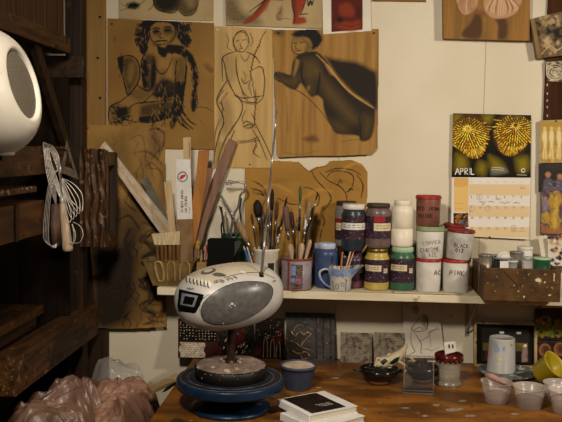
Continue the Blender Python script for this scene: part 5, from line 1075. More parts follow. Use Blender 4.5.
cr_ = MB(M_white).grid(crumple((pc.x+.002, pc.y, pz-.006), .026, .024, .016, 7.7, .007, 5), 40, 12).build('crumpled_tissue', solid=.0008); tag(cr_, 'crumpled white tissue stuffed in the dark glass pot', 'tissue')
pot('white_jar', 'white jar with flat pale lid behind the pots', 'jar', 517.5, 533, 246.5, -.10, M_tub, None, M_whl)
pot('teal_pot', 'pale teal lidded pot left of the green pot', 'pot', 523.5, 535.5, 257, -.20, M_tub, None, pv('pale_teal_lid', '#a9b5a4', '#93a28f', rough=.45))
pot('green_pot', 'dark green pot with pale green rim in the crate', 'pot', 532.8, 551, 257.5, -.235, pv('bottle_green_pot', '#22492d', '#1a3a23', rough=.3), None, M_pgl, .9, .006)
pot('grey_pot', 'small grey-white pot beside the dark glass pot', 'pot', 508, 517.5, 260.5, -.235, M_gr, M_whl)
pot('tilted_cup', 'brownish grey pot behind the small pots', 'pot', 510, 523, 251.5, -.13, pv('brown_grey_pot', '#6f6557', '#5a5144', rough=.45), M_gr)
pot('lilac_pot', 'small grey-lilac pot behind the dark glass pot', 'pot', 489, 499, 254.5, -.12, pv('lilac_grey_plastic', '#77747c', '#625f66', rough=.4), None, M_bl)
# cards standing at the wall behind the crate
M_card = mat('plain_white_card', '#c6bba6', '#b8ad97', scale=12, rough=.7)
wc = thing('white_card', 'plain white card leaning on the wall behind the green pot', 'card', A(545, 258, -.05)); MB(M_card).prism([A(538.2, 236.5, -.035), A(546.5, 235, -.035), A(549, 262, -.05), A(542.5, 264, -.05)], (0, .003, 0)).build('card', parent=wc)
q = [(547.5, 236.5), (580, 234), (580, 266), (548, 266)]; a = Art(q, .5)
for k in range(26): x, y = 548+random.random()*16, 237+random.random()*28; a.area([(x+2.3*math.cos(v)*(1+jit(.5)), y+2.2*math.sin(v)*(1+jit(.5))) for v in (0, 1, 2, 3, 4, 5)], random.choice(('#1d1a33', '#2b2440', '#c9b79a', '#b08a66', '#d8ccb4', '#141019')), .8, .8)
for x, y in ((552, 240), (560, 238.5), (556, 250)): a.area(ell(x, y, 1.7, 2.1, 10), '#b08058', .95, .8); a.area([(x-2, y-1), (x, y-3), (x+2, y-1)], '#120c08', .9, .8)
sheet('group_photo', 'blurred group photograph behind the crate at the right edge', 'photograph', q, -.055, M_card, art=a, wav=.0004)
# ------------------------------------------------------------------ things leaning on the wall under the shelf
def board(name, label, cat, x0, x1, yt, Yb, Yt, th, m, part='board', yb=None, z0=TZ):
    """slab standing on the table, leaning back from y = Yb at its foot to y = Yt at its top"""
    b0, b1 = up(x0, Yb, z0), up(x1, Yb, z0); t0 = A(x0, yt, Yt); zt = t0.z; t1 = Vector((up(x1, Yt, zt).x, Yt, zt)); t0 = Vector((up(x0, Yt, zt).x, Yt, zt))
    t = thing(name, label, cat, (b0+b1)/2)
    n = (b1-b0).cross(t0-b0).normalized(); n = n if n.y > 0 else -n
    def fn(u, v, off=0): return (b0*(1-u)+b1*u)*(1-v)+(t0*(1-u)+t1*u)*v-n*off
    if part: MB(m).prism([b0, b1, t1, t0], n*th).build(part, parent=t, bevel=.001)
    return t, fn, (t0-b0).length, (b1-b0).length
M_slate = mat('dark_relief_tile', '#2b221a', '#1a140f', scale=20, rough=.45, bump=.8, bscale=30, spots=[('#7a674a', 60, .66), ('#a8906a', 90, .70)], ssw=.05)
t, fn, H, W = board('relief_tile', 'dark square tile with rough gold-flecked squiggle relief left of the grey tiles', 'tile', 286, 335, 312, -.07, -.028, .014, M_slate)
mb = MB(mat('gold_brown_relief', '#7d6547', '#3d2f20', scale=50, rough=.35, bump=.8, bscale=60, spots=[('#c0a67c', 120, .62)]))
for pts, r in (([(.10, .62), (.18, .50), (.24, .58), (.30, .60), (.36, .55), (.44, .60), (.50, .56), (.44, .48), (.36, .40), (.30, .30)], .004), ([(.08, .42), (.2, .38), (.3, .30), (.42, .26), (.5, .24)], .003), ([(.12, .22), (.25, .16), (.4, .2), (.48, .12)], .004), ([(.16, .6), (.2, .7), (.3, .74), (.36, .68)], .003), ([(.3, .14), (.34, .06), (.46, .08)], .003)): mb.tube([fn(u, v, .002) for u, v in cr(pts, 5)], r, 8)
mb.build('squiggle_relief', parent=t)
for u in (.62, .76, .91):
    mb = MB(M_slate).tube([fn(u+jit(.01), v/12, .001) for v in range(1, 12)], [.0022+jit(.0008) for _ in range(11)], 6); mb.build('raised_strip', parent=t)
M_perf = mat('dark_red_glaze_tile', '#3f130c', '#1b0d09', scale=10, rough=.3, bump=.3)
M_dkg = mat('black_glaze_tile', '#12100e', '#231812', scale=18, rough=.22, bump=.6, bscale=40, spots=[('#6a5a44', 70, .70), ('#3d150c', 12, .58)], ssw=.05)
t, fn, H, W = board('glazed_tile', 'dark red glazed tile with rows of light dots and a woven patch', 'tile', 178, 218, 318.5, -.078, -.044, .012, M_perf)
mb = MB(M_char); mb.fill([(.03, .44), (.97, .44), (.97, .99), (.03, .99)], lambda u, v: fn(u, v, .0008)); mb.build('black_band', parent=t)
mb = MB(M_lcream)
for i in range(12):
    for j in range(7):
        if random.random() < .82: p = fn(.07+i*.078+jit(.012), .50+j*.07+jit(.01), .0012); mb.box(p-Vector((.0012+random.random()*.001, .0006, .0016)), p+Vector((.0012, .0006, .0016)))
o = mb.build('dot_rows', parent=t); o['kind'] = 'stuff'
def wv(u, v): return fn(.05+.62*u+.02*math.sin(v*9), .03+.38*v, .004+.0035*abs(math.sin(u*PI*7+(PI/2 if int(v*8) % 2 else 0)))*abs(math.sin(v*PI*8))+.004*math.sin(u*PI))
MB(mat('woven_white_clay', '#b8ab98', '#8d806c', scale=60, rough=.5)).grid(wv, 56, 40).build('woven_patch', parent=t)
t, fn, H, W = board('glazed_tile', 'black glazed tile with scratched lines partly hidden behind the turntable plate', 'tile', 207, 254, 322, -.05, -.022, .012, M_dkg)
mb = MB(M_lcream)
for k in range(16): u, v = .05+random.random()*.9, .1+random.random()*.4; mb.tube([fn(u, v, .001), fn(u+.05+jit(.03), v+.09+jit(.05), .0016)], .0011, 5)
for k in range(20): p = fn(random.random()*.94+.03, .1+random.random()*.85, .001); mb.box(p-Vector((.001, .0005, .0015)), p+Vector((.001, .0005, .0015)))
o = mb.build('scratched_lines', parent=t); o['kind'] = 'stuff'
t, fn, H, W = board('glazed_tile', 'black tile with tall loop reliefs right of the turntable plate', 'tile', 255, 284, 318, -.045, -.02, .012, M_dkg)
for k, u in enumerate((.36, .60, .80)):
    MB(mat('brown_loop_relief', '#5d4c3a', '#3d3024', scale=40, rough=.4)).tube([fn(a, b, .003) for a, b in cr([(u-.08, .03), (u-.07, .3), (u-.03, .52-.05*k), (u+.03, .52-.05*k), (u+.06, .3), (u+.06, .03)], 5)], .0028, 8).build('loop_relief', parent=t)
mb = MB(M_lcream)
for k in range(22): p = fn(.1+random.random()*.8, .5+random.random()*.46, .001); mb.box(p-Vector((.0009, .0005, .0014)), p+Vector((.0009, .0005, .0014)))
o = mb.build('light_specks', parent=t); o['kind'] = 'stuff'
M_gt = mat('grey_scribed_tile', '#766a58', '#3d3429', scale=60, rough=.75, contrast=(.42, .66), bump=.3, bscale=60)
M_line = mat('scribed_line', '#2b241c', '#3a3128', scale=90, rough=.8)
for lab_, x0, x1, yt in (('left grey square tile covered in fine scribed writing', 340.5, 372, 332), ('right grey square tile behind the cream and black glove', 374, 405, 332)):
    t, fn, H, W = board('scribed_tile', lab_, 'tile', x0, x1, yt, -.055, -.024, .016, M_gt)
    mb = MB(M_line)
    for r in range(17):
        v = .06+r*.054; u = .05
        while u < .92:
            L = random.uniform(.02, .07); pts = [(u+L*q/3, v+jit(.012)) for q in range(4)]; mb.ribbon(pts, .011, lambda a, b: fn(a, b, .0006)); u += L+random.uniform(.012, .04)
    o = mb.build('scribed_writing', parent=t); o['kind'] = 'stuff'
# drawing paper with a seated figure
q = [(402.5, 303), (438.5, 302), (445, 358), (404, 358)]; a = Art(q, .4); C = crop(390, 290, 6.03)
for w, p in [(.7, [(130, 110), (150, 95), (170, 115), (160, 140), (138, 135)]), (.7, [(160, 140), (175, 165), (160, 195), (140, 215), (130, 240), (165, 250), (215, 240), (225, 200), (215, 160), (190, 150)]), (.6, [(215, 150), (228, 190), (222, 235)]), (.7, [(130, 255), (125, 300), (135, 340), (150, 370), (125, 385), (118, 390)]), (.7, [(145, 255), (170, 290), (190, 330), (185, 370), (195, 385)]), (.6, [(180, 310), (230, 280), (240, 250), (300, 235)]), (.5, [(240, 270), (245, 340)]), (.5, [(195, 360), (230, 355), (250, 365), (300, 345)]), (.5, [(240, 260), (290, 225)]), (.6, [(140, 245), (175, 225), (200, 240)])]: a.line(C(p), w, '#2a251e', .75, .5)
a.area(C([(135, 100), (160, 100), (165, 130), (140, 128)]), '#3d372d', .5, 2); a.area(C([(190, 150), (225, 160), (222, 230), (195, 215)]), '#4a4336', .45, 2.5)
M_wpap = mat('dull_white_paper', '#c2b8a8', '#b4a997', scale=8, rough=.8)
sheet('sketch_paper', 'white paper with pencil sketch of a seated figure under the shelf', 'drawing', q, -.02, M_wpap, art=a, wav=.003); 
# picture frame and flower cards
t, fn, H, W = board('picture_frame', 'thin pale wooden frame holding a dark photograph behind the upturned cup', 'picture frame', 473.4, 536.5, 321, -.05, -.02, .004, M_char, 'backing')
M_frm = mat('pale_frame_wood', '#a58c63', '#7d6845', scale=20, rough=.5, spots=[('#5d4a2c', 40, .62)])
fw, fh = .045, .06
for nm, (u0, u1, v0, v1) in (('frame_rail', (0, 1, 0, fh)), ('frame_rail', (0, 1, 1-fh, 1)), ('frame_rail', (0, fw, fh, 1-fh)), ('frame_rail', (1-fw, 1, fh, 1-fh))):
    P3 = [fn(u0, v0, 0), fn(u1, v0, 0), fn(u1, v1, 0), fn(u0, v1, 0)]; n = fn(0, 0, .012)-fn(0, 0, 0); MB(M_frm).prism(P3, n).build(nm, parent=t, bevel=.001)
mb = MB(mat('night_photo', '#15110c', '#231c12', scale=20, rough=.35)); mb.fill([(.13, .12), (.88, .12), (.88, .86), (.13, .86)], lambda u, v: fn(u, v, .001))
mb.use(mat('photo_field', '#565224', '#6b501a', scale=30, rough=.4)); mb.fill([(.15, .36), (.86, .36), (.86, .55), (.15, .53)], lambda u, v: fn(u, v, .0016))
mb.use(M_lwhite)
for u in (.45, .72): mb.fill([(u-.035, .74), (u+.035, .74), (u+.035, .79), (u-.035, .79)], lambda a, b: fn(a, b, .0018))
mb.use(mat('photo_figure', '#8d6f68', '#5d4444', scale=40, rough=.4)); mb.fill([(.76, .12), (.86, .14), (.86, .36), (.83, .46), (.79, .44), (.76, .30)], lambda a, b: fn(a, b, .002))
mb.use(mat('photo_red', '#5a1a16', rough=.4)); mb.fill([(.18, .14), (.23, .14), (.24, .36), (.19, .36)], lambda a, b: fn(a, b, .002)); mb.use(M_lwhite); mb.fill([(.79, .46), (.84, .46), (.84, .52), (.80, .52)], lambda a, b: fn(a, b, .0024))
mb.build('photograph', parent=t)
z1 = zat(548, 340, -.03)
def fcard(name, label, quad, Yc, col_base, paintfn):
    a = Art(quad, .5); paintfn(a); P3 = [A(x, y, Yc) for x, y in quad]; t = thing(name, label, 'picture', P3[3]); MB(M_dkp).prism(P3, (0, .008, 0)).build('card_board', parent=t)
    sheet('', '', '', quad, Yc-.0006, M_dkp, art=a, parent=t, paper='printed_face', wav=0, solid=.0003, hard=.2)
def flowers(a):
    for k in range(120):
        x, y = 536+random.random()*40, 320+random.random()*17; c_ = random.choice(('#4c6119', '#60732a', '#3c5016', '#7d611a')) if y > 326 else random.choice(('#7d5618', '#8f6f1e', '#5f4014', '#56561a'))
        a.area([(x+1.6*math.cos(v)*(1+jit(.5)), y+1.4*math.sin(v)*(1+jit(.5))) for v in (0, 1.2, 2.4, 3.6, 4.8)], c_, .85, .8)
    a.line([(536, 323), (541, 318), (548, 317), (551, 320)], 2.2, '#6a4434', .8, 1)
def fossils(a):
    for cx, cy in ((545, 350), (560, 349)):
        a.area(ell(cx, cy, 6, 6.5, 14), '#6a4128', .85, 1.2); a.area(ell(cx+1, cy, 3, 4, 12), '#3a2114', .8, 1); a.line(ell(cx, cy, 5.4, 6, 14), .8, '#9a6a44', .7, .8, 1)
fcard('garden_picture', 'dark bordered picture of yellow and green flowers at right edge under the crate', [(535.5, 309), (585, 307), (585, 340), (536, 341)], -.036, None, flowers)
p5q = [(536.5, 341.5), (585, 340.5), (585, 368), (537, 368)]
fcard('shell_picture', 'dark picture of brown round shells below the flower picture', p5q, -.036, None, fossils)
mb = MB(M_lw); q = [A(x, y, -.05) for x, y in ((541.5, 303), (590, 303.5), (590, 308.5), (541.5, 308))]
tag(mb.prism(q, (0, .045, 0)).build('wood_ledge', bevel=.001), 'short pale wooden ledge above the flower picture at right edge', 'ledge')

# ------------------------------------------------------------------ banding wheel, plate and radio
cb = T(230.5, 408.5, TZ); YT = cb.y; sT = S(YT)
M_blu = mat('chipped_blue_paint', '#10253a', '#0b1a2b', scale=20, rough=.35, spots=[('#8d8a80', 60, .74), ('#0a1018', 9, .62)], ssw=.05); M_top = mat('dusty_black_disc', '#1c1f26', '#12141a', scale=16, rough=.5, spots=[('#6d675f', 50, .70)], ssw=.06)
bw = thing('banding_wheel', 'blue metal banding wheel with ringed dark top standing on the table', 'turntable', (cb.x, cb.y, TZ))
dz = zat(231.5, 376.5, YT); R = 55.5*sT; rb_ = 41*sT
MB(M_blu).lathe((cb.x, cb.y, TZ), [(1e-4, 0), (rb_*.97, 0), (rb_, .004), (rb_, .010), (rb_*.93, .015), (rb_*.80, .018), (rb_*.62, .024), (.03, .036), (1e-4, .036)], 64).build('base', parent=bw)
MB(M_blkh).lathe((cb.x, cb.y, 0), [(.028, TZ+.030), (.026, dz-.03), (.05, dz-.03)], 32).build('column', parent=bw)
MB(M_blu).lathe((cb.x, cb.y, 0), [(1e-4, dz-.034), (.06, dz-.034), (R*.93, dz-.032), (R*.985, dz-.029), (R, dz-.025), (R, dz-.005), (R*.985, dz-.001), (R*.965, dz)], 96).build('rim_disc', parent=bw)
pr = [(R*.965, dz)]
for f in (.93, .86, .79, .72): pr += [(R*f+.003, dz), (R*f, dz-.0015), (R*f-.003, dz)]
MB(M_top).lathe((cb.x, cb.y, 0), pr+[(1e-4, dz)], 96).build('ringed_top', parent=bw)
M_ring = mat('chalky_ring', '#5d6068', '#33363d', scale=40, rough=.6)
for f in (.93, .79): MB(M_ring).lathe((cb.x, cb.y, 0), [(R*f-.0012, dz-.0004), (R*f-.001, dz+.0006), (R*f+.001, dz+.0006), (R*f+.0012, dz-.0004)], 96).build('ring_line', parent=bw)
# plaster-covered bat
M_bat2 = mat('black_bat', '#17130f', '#0e0b09', scale=20, rough=.5, spots=[('#8d7d6c', 60, .70)], ssw=.05); M_clay = mat('dry_clay_crust', '#7d6a5d', '#5d4e43', scale=22, rough=.85, bump=.8, bscale=40, spots=[('#a99684', 30, .60), ('#3a3029', 45, .68)], ssw=.08)
zc = zat(231, 361.5, YT)
bt = thing('throwing_bat', 'round black bat crusted with dry pinkish clay on the banding wheel', 'bat', (cb.x, cb.y, dz)); rB = 36.5*sT
MB(M_bat2).lathe((cb.x, cb.y, 0), [(1e-4, dz+.0008), (rB*.97, dz+.0008), (rB, dz+.003), (rB*1.02, zc-.012), (rB*.98, zc-.009), (1e-4, zc-.009)], 72).build('bat_disc', parent=bt)
def crust(u, v):
    a = u*2*PI; r = rB*.98*v*(1+.03*noise.noise(Vector((math.cos(a)*3, math.sin(a)*3, 2)))); q = Vector((math.cos(a)*r*30, math.sin(a)*r*30, 0))
    return (cb.x+math.cos(a)*r, cb.y+math.sin(a)*r, zc-.0095+(.010*(1-v**6))+.0016*noise.noise(q)+.001*noise.noise(q*2.3))
MB(M_clay).grid(crust, 96, 24).build('clay_crust', parent=bt)
for k in range(26):
    a = -PI/2+jit(1.5); 
    rr = rB*1.0; p = Vector((cb.x+rr*math.cos(a), cb.y+rr*math.sin(a), zc-.012+jit(.004)))
    if k < 12: MB(M_clay).lathe(p, [(1e-4, -.003), (.004+jit(.0015), 0), (1e-4, .003)], 7).build('clay_crumb', parent=bt)
# pipe armature
zb_ = zat(232, 329, YT)
ar = thing('armature_pipe', 'dark pipe armature with flange standing on the clay-crusted bat', 'pipe', (cb.x, cb.y, zc))
M_pipe = mat('dark_rusty_pipe', '#3a2a20', '#231914', scale=20, rough=.4, metal=.5, spots=[('#7d6a58', 40, .66)])
MB(M_pipe).lathe((cb.x, cb.y, zc+.001), [(1e-4, 0), (.026, 0), (.026, .005), (.016, .008), (.014, .014), (1e-4, .014)], 32).build('flange', parent=ar)
MB(M_pipe).lathe((cb.x, cb.y, 0), [(.0115, zc+.012), (.0115, zb_+.012)], 24).lathe((cb.x, cb.y, 0), [(1e-4, zb_+.010), (.03, zb_+.010), (.03, zb_+.014), (1e-4, zb_+.014)], 24).build('pipe', parent=ar)
for k in range(7):
    a = k*.9+.4; p = Vector((cb.x+.03*math.cos(a), cb.y+.03*math.sin(a), zc+.004)); MB(M_clay).lathe(p, [(1e-4, -.006), (.007+jit(.002), -.002), (.005, .004), (1e-4, .007)], 8).build('clay_lump', parent=ar)
# radio
M_sil = mat('silver_grey_plastic', '#b7b2a9', '#a8a299', scale=14, rough=.38, spots=[('#8d8272', 30, .70), ('#7c4a3a', 70, .77)], ssw=.06, spec=.4); M_silt = mat('cream_top_plastic', '#b3a893', '#a59983', scale=14, rough=.45, spots=[('#7c4a3a', 40, .76)])
M_gril = mat('dark_grey_grille', '#5a5652', '#494541', scale=60, rough=.3, spots=[('#8a857e', 9, .66)], ssw=.1, spec=.4); M_lcd = pv('dark_display', '#0c0c0d', rough=.15); M_lcd2 = pv('grey_display_frame', '#77777a', '#5f6063', rough=.3); M_out = pv('dark_seam', '#37332e', rough=.5)
rc = A(229.5, 296, YT); yaw = math.radians(30); La, Lb, Lc = .167, .120, .096
rd = thing('portable_radio', 'silver portable CD radio with dark oval speaker and raised antenna', 'radio', (cb.x, cb.y, zb_+.014))
MR = Matrix.Translation(rc) @ Matrix.Rotation(yaw, 4, 'Z') @ Matrix.Rotation(math.radians(-6), 4, 'Y')
def sgnp(x, e): return math.copysign(abs(x)**e, x)
def rshape(u, v, k=1.0):
    a = u*2*PI; b = (v-.5)*PI
    cx = sgnp(math.cos(b), .80)
    x = La*cx*sgnp(math.cos(a), .86); y = Lb*cx*sgnp(math.sin(a), .86); z = Lc*sgnp(math.sin(b), .88)
    if z < 0: z *= .98
    return MR @ Vector((x*k, y*k, z*k))
body = MB(M_sil).grid(lambda u, v: rshape(u, v), 96, 56); bv = body.bvh(); body.build('housing', parent=rd)
fo = lambda o: onto(bv, o)
def decal(nm, poly, m, off=.001, n=5, step=1.3, parent=rd):
    p = cr(list(poly)+[poly[0]], n)[:-1] if n > 1 else poly
    mb = MB(m); subpoly_fill(mb, p, fo(off), step); return mb.build(nm, parent=parent)
K = lambda pts: [(170+x/4.683, 255+y/4.683) for x, y in pts]
oval = K([(148, 258), (160, 225), (195, 188), (245, 155), (310, 132), (380, 126), (440, 132), (470, 148), (478, 172), (470, 205), (445, 240), (400, 275), (340, 305), (270, 322), (200, 320), (160, 300)])
decal('speaker_rim', [(x+(x-237)*.03, y+(y-303)*.04) for x, y in oval], M_out, .0006)
decal('speaker_grille', oval, M_gril, .0016)
dsp = decal('display_panel', K([(44, 160), (160, 186), (150, 215), (122, 268), (112, 272), (42, 262), (36, 240)]), M_lcd, .0012, 1)
decal('display_frame', K([(58, 178), (132, 192), (114, 244), (50, 232)]), M_lcd2, .0018, 1, parent=dsp); decal('display_screen', K([(72, 192), (118, 200), (106, 234), (62, 226)]), M_lcd, .0024, 1, parent=dsp)
top = decal('top_panel', K([(88, 105), (110, 70), (160, 45), (260, 30), (360, 34), (420, 62), (470, 95), (430, 100), (340, 92), (240, 112), (170, 140), (120, 128)]), M_silt, .0006, 4, 1.6)
for k in range(7):
    x, y = 88+k*16.5, 112+k*4.2
    b_ = decal('button', K([(x+10*math.cos(v)*.62+7*math.sin(v)*.5, y+16*math.sin(v)*.95+3*math.cos(v)) for v in [i*PI/5 for i in range(10)]]), M_lwhite, .002, 2, .9, top)
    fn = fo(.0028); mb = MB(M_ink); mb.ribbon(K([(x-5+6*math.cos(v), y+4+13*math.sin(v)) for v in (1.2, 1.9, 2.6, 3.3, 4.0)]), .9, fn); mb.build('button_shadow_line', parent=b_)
dc = decal('dial_disc', K([(150+35*math.cos(v)+30, 78+13*math.sin(v)-7*math.cos(v)) for v in [i*PI/8 for i in range(16)]]), M_gril, .0018, 2, 1, top); decal('dial_centre', K([(180+22*math.cos(v), 76+8*math.sin(v)-4*math.cos(v)) for v in [i*PI/8 for i in range(16)]]), M_silt, .0026, 2, .9, dc)
decal('handle_recess', K([(200, 90), (225, 84), (255, 92), (262, 100), (235, 102), (205, 98)]), M_gril, .0018, 3, .9, top)
mb = MB(M_ink); fn = fo(.0018)
for k, (x, y) in enumerate(((212, 128), (222, 124), (238, 122), (248, 124))): mb.ribbon(K(ell(x, y, 6, 5, 10)), .5, fn)
for k, (x, y) in enumerate(((268, 118), (276, 112), (288, 114), (300, 106), (308, 110))): mb.ribbon(K([(x-5, y-4), (x+5, y-3), (x+4, y+5)]), .6, fn)
mb.build('control_marks', parent=top)
mb = MB(M_ink); write(mb, 'SONY', 170+82/4.683, 255+163/4.683, 2.0, fo(.0016), .5, .85, .62, .10); mb.build('lettering', parent=rd)
mb = MB(M_lwhite); subpoly_fill(mb, K([(330, 76), (354, 80), (352, 88), (330, 84)]), fo(.0018), 1); mb.build('white_tab', parent=top)
mb = MB(M_out); fn = fo(.0012)
mb.ribbon([tuple(q) for q in cr(K([(30, 250), (80, 300), (180, 322), (300, 332), (400, 325), (470, 285), (505, 230)]), 6)], .5, fn)
for d in (0, 8): mb.ribbon(K([(478+d, 128), (488+d, 118)]), .6, fn)
mb.ribbon(cr(K([(186, 183), (150, 210), (140, 260), (160, 310)]), 5), .4, fn); mb.ribbon(cr(K([(250, 108), (330, 88), (420, 84), (490, 110)]), 5), .45, fn)
mb.build('panel_seam', parent=rd)
mb = MB(M_lwhite); fn = fo(.0024)
for x, y, r in ((290, 228, 7), (278, 236, 4), (302, 236, 4), (250, 318, 4), (405, 142, 3), (284, 245, 3)): mb.fill([(a_+jit(.2), b_+jit(.2)) for a_, b_ in K(ell(x, y, r, r*.7, 8))], fn)
o = mb.build('paint_speck', parent=rd); o['kind'] = 'stuff'
ab = fo(0)(261.2, 275.5); at2 = A(277, 109, YT+.03)
an = MB(M_chr)
an.tube([ab, ab.lerp(at2, .30)], .0044, 10).tube([ab.lerp(at2, .30), ab.lerp(at2, .56)], .0036, 10).tube([ab.lerp(at2, .56), ab.lerp(at2, .80)], .0029, 10).tube([ab.lerp(at2, .80), at2], .0022, 10)
an.build('antenna', parent=rd); MB(M_chr).lathe(at2, [(1e-4, -.004), (.0032, -.003), (.0036, 0), (.003, .003), (1e-4, .004)], 12).build('antenna_tip', parent=rd)
MB(M_blkh).lathe(ab, [(1e-4, -.004), (.008, -.003), (.007, .004), (.0045, .008), (1e-4, .008)], 16).build('antenna_socket', parent=rd)

# ------------------------------------------------------------------ blue tub of slip, books
p = T(298, 388, TZ); s = S(p.y)
M_btub = mat('dusty_blue_plastic', '#3a4152', '#30363f', scale=14, rough=.5, spots=[('#6f7582', 30, .66)], ssw=.1); M_slip = mat('pale_slip', '#b7a48e', '#a08c76', scale=30, rough=.85, bump=.4)
zt = zat(298, 364, p.y); R = 19*s
bt_ = thing('slip_tub', 'dusty blue plastic tub of pale slip behind the white books', 'tub', (p.x, p.y, TZ))
mb = MB(M_btub); hollow(mb, p, [(1e-4, TZ), (R*.69, TZ), (R*.71, TZ+.003), (R*.88, zt-.022), (R*.90, zt-.020), (R*.94, zt-.010), (R*1.0, zt-.009), (R, zt)], .004, 56); mb.build('tub_body', parent=bt_)
def slipf(u, v): a = u*2*PI; r = R*.90*v; return (p.x+r*math.cos(a), p.y+r*math.sin(a), zt-.008+.004*math.sin(a)*v+.002*noise.noise(Vector((math.cos(a)*v*3, math.sin(a)*v*3, 4))))
MB(M_slip).grid(slipf, 48, 12).build('slip', parent=bt_)
M_bcov = mat('white_book_cover', '#d5d1cb', '#c9c4bc', scale=10, rough=.4); M_page = mat('book_pages', '#c4b9a4', '#b0a48d', scale=30, stretch=(1, 1, 40), rough=.8); M_bimg = mat('dark_cover_photo', '#1d120f', '#0c0807', scale=24, rough=.3, spots=[('#5d211a', 26, .60), ('#3a3330', 18, .66)], ssw=.1)
def book(label, z0, th, quad, img):
    z1 = z0+th; Lq, Tq, Rq, Fq = [T(x, y, z1) for x, y in quad]
    ctr = (Lq+Tq+Rq+Fq)/4; ex = ((Rq-Fq)+(Tq-Lq))/2; ey = ((Tq-Rq)+(Lq-Fq))/2; ey = ey-ex*(ey.dot(ex)/ex.dot(ex))
    q = lambda u, v, z: Vector((ctr.x, ctr.y, 0))+ex*(u-.5)+ey*(v-.5)+Vector((0, 0, z))
    t = thing('book', label, 'book', q(.5, .5, z0))
    def slab(nm, u0, u1, v0, v1, za, zb, m, **k): return MB(m).prism([q(u0, v0, za), q(u1, v0, za), q(u1, v1, za), q(u0, v1, za)], (0, 0, zb-za)).build(nm, parent=t, **k)
    slab('page_block', .02, .985, .015, .985, z0+.002, z1-.002, M_page); slab('back_cover', 0, 1, 0, 1, z0, z0+.002, M_bcov); f = slab('front_cover', 0, 1, 0, 1, z1-.002, z1, M_bcov)
    slab('spine', 0, .016, 0, 1, z0+.002, z1-.002, M_bcov)
    if img:
        fn = lambda u, v: q(u, v, z1+.0004)
        MB(M_bimg).fill([(.10, .06), (.80, .06), (.80, .97), (.10, .97)], fn).build('cover_picture', parent=f)
        mb = MB(M_lwhite); fn = lambda u, v: q(u, v, z1+.0007)
        for r, v in ((0, .40), (1, .34), (2, .28)):
            u = .40+.03*r
            while u < .70: L = random.uniform(.02, .06); mb.ribbon([(u, v), (u+L, v+jit(.006))], .018, fn); u += L+.015
        mb.build('cover_lettering', parent=f)
    return t
book('lower white book of the stack, slightly shifted to the right', TZ, .020, [(279.8, 413), (325, 402), (366.5, 415), (318, 429)], False)
book('top white book with dark picture cover', TZ+.0205, .020, [(275, 400), (320.8, 391), (361.2, 405.6), (311, 414.8)], True)

# ------------------------------------------------------------------ bowls, glove, acrylic stand, red-lidded cup
M_bowl = mat('black_glazed_bowl', '#0e0c0c', '#17120f', scale=14, rough=.12, spec=.6); M_foot = mat('bare_red_clay', '#6d3d22', '#553019', scale=20, rough=.8)
def bowl(label, x0, x1, px, pyb, yt):
    p = T(px, pyb, TZ); s = S(p.y); R = (x1-x0)/2*s; zt = zat(px, yt, p.y); h = zt-TZ
    t = thing('glazed_bowl', label, 'bowl', (p.x, p.y, TZ))
    mb = MB(M_bowl); hollow(mb, p, [(R*.60, TZ+h*.26), (R*.80, TZ+h*.45), (R*.95, TZ+h*.75), (R, zt)], .006, 56); mb.build('bowl_body', parent=t)
    MB(M_foot).lathe((p.x, p.y, 0), [(1e-4, TZ), (R*.50, TZ), (R*.58, TZ+h*.12), (R*.62, TZ+h*.28), (1e-4, TZ+h*.28)], 48).build('bare_foot', parent=t)
    return p, R, zt
p1, R1, z1 = bowl('black glazed bowl with bare clay foot heaped with dark tools', 358.5, 399, 379, 383, 368)
p2, R2, z2 = bowl('black glazed bowl behind the clear acrylic stand', 404.5, 439, 422, 382, 366)
M_blt = pv('black_tool_plastic', '#141212', '#0e0c0c', rough=.25)
for k, (lab_, x0, y0, x1, y1, r, m) in enumerate((('black tool with thin end pointing left out of the first bowl', 352.5, 370, 380, 372, .0042, M_blt), ('black ribbed tool lying across the first bowl', 360, 367, 394, 372, .006, M_blt), ('steel ribbon tool glinting in the first bowl', 366, 372, 392, 366, .0026, M_chr), ('dark handled tool at the right of the first bowl', 374, 369, 402, 371, .006, M_blt), ('short black tool upright at the back of the first bowl', 368, 374, 370, 363, .005, M_blt))):
    a0, a1 = A(x0, y0, p1.y+.012*(k-2)), A(x1, y1, p1.y+.012*(k-2)); o = thing('hand_tool', lab_, 'tool', a0)
    MB(m).tube([a0, a0.lerp(a1, .2), a0.lerp(a1, .6), a1], [r*.4, r, r*1.1, r*.7], 10).build('tool_body', parent=o)
def dome(c, R, h, seed, amp): return lambda u, v: (c[0]+math.cos(u*2*PI)*R*v, c[1]+math.sin(u*2*PI)*R*v, c[2]+h*(1-v*v)+amp*noise.noise(Vector((math.cos(u*2*PI)*v*5, math.sin(u*2*PI)*v*5, seed)))*(1-v*.4))
tag(MB(pv('dark_scrap', '#161210', '#221b16', rough=.5)).grid(dome((p2.x, p2.y, z2-.012), R2*.78, .030, 4.4, .016), 48, 16).build('scrap_heap'), 'tangled dark scraps heaped in the bowl behind the acrylic stand', 'scraps')
tag(MB(pv('dark_tool_fill', '#14110f', '#1d1815', rough=.4)).grid(dome((p1.x, p1.y, z1-.012), R1*.78, .012, 9.4, .008), 40, 12).build('dark_rag'), 'dark rag under the tools in the first bowl', 'rag')
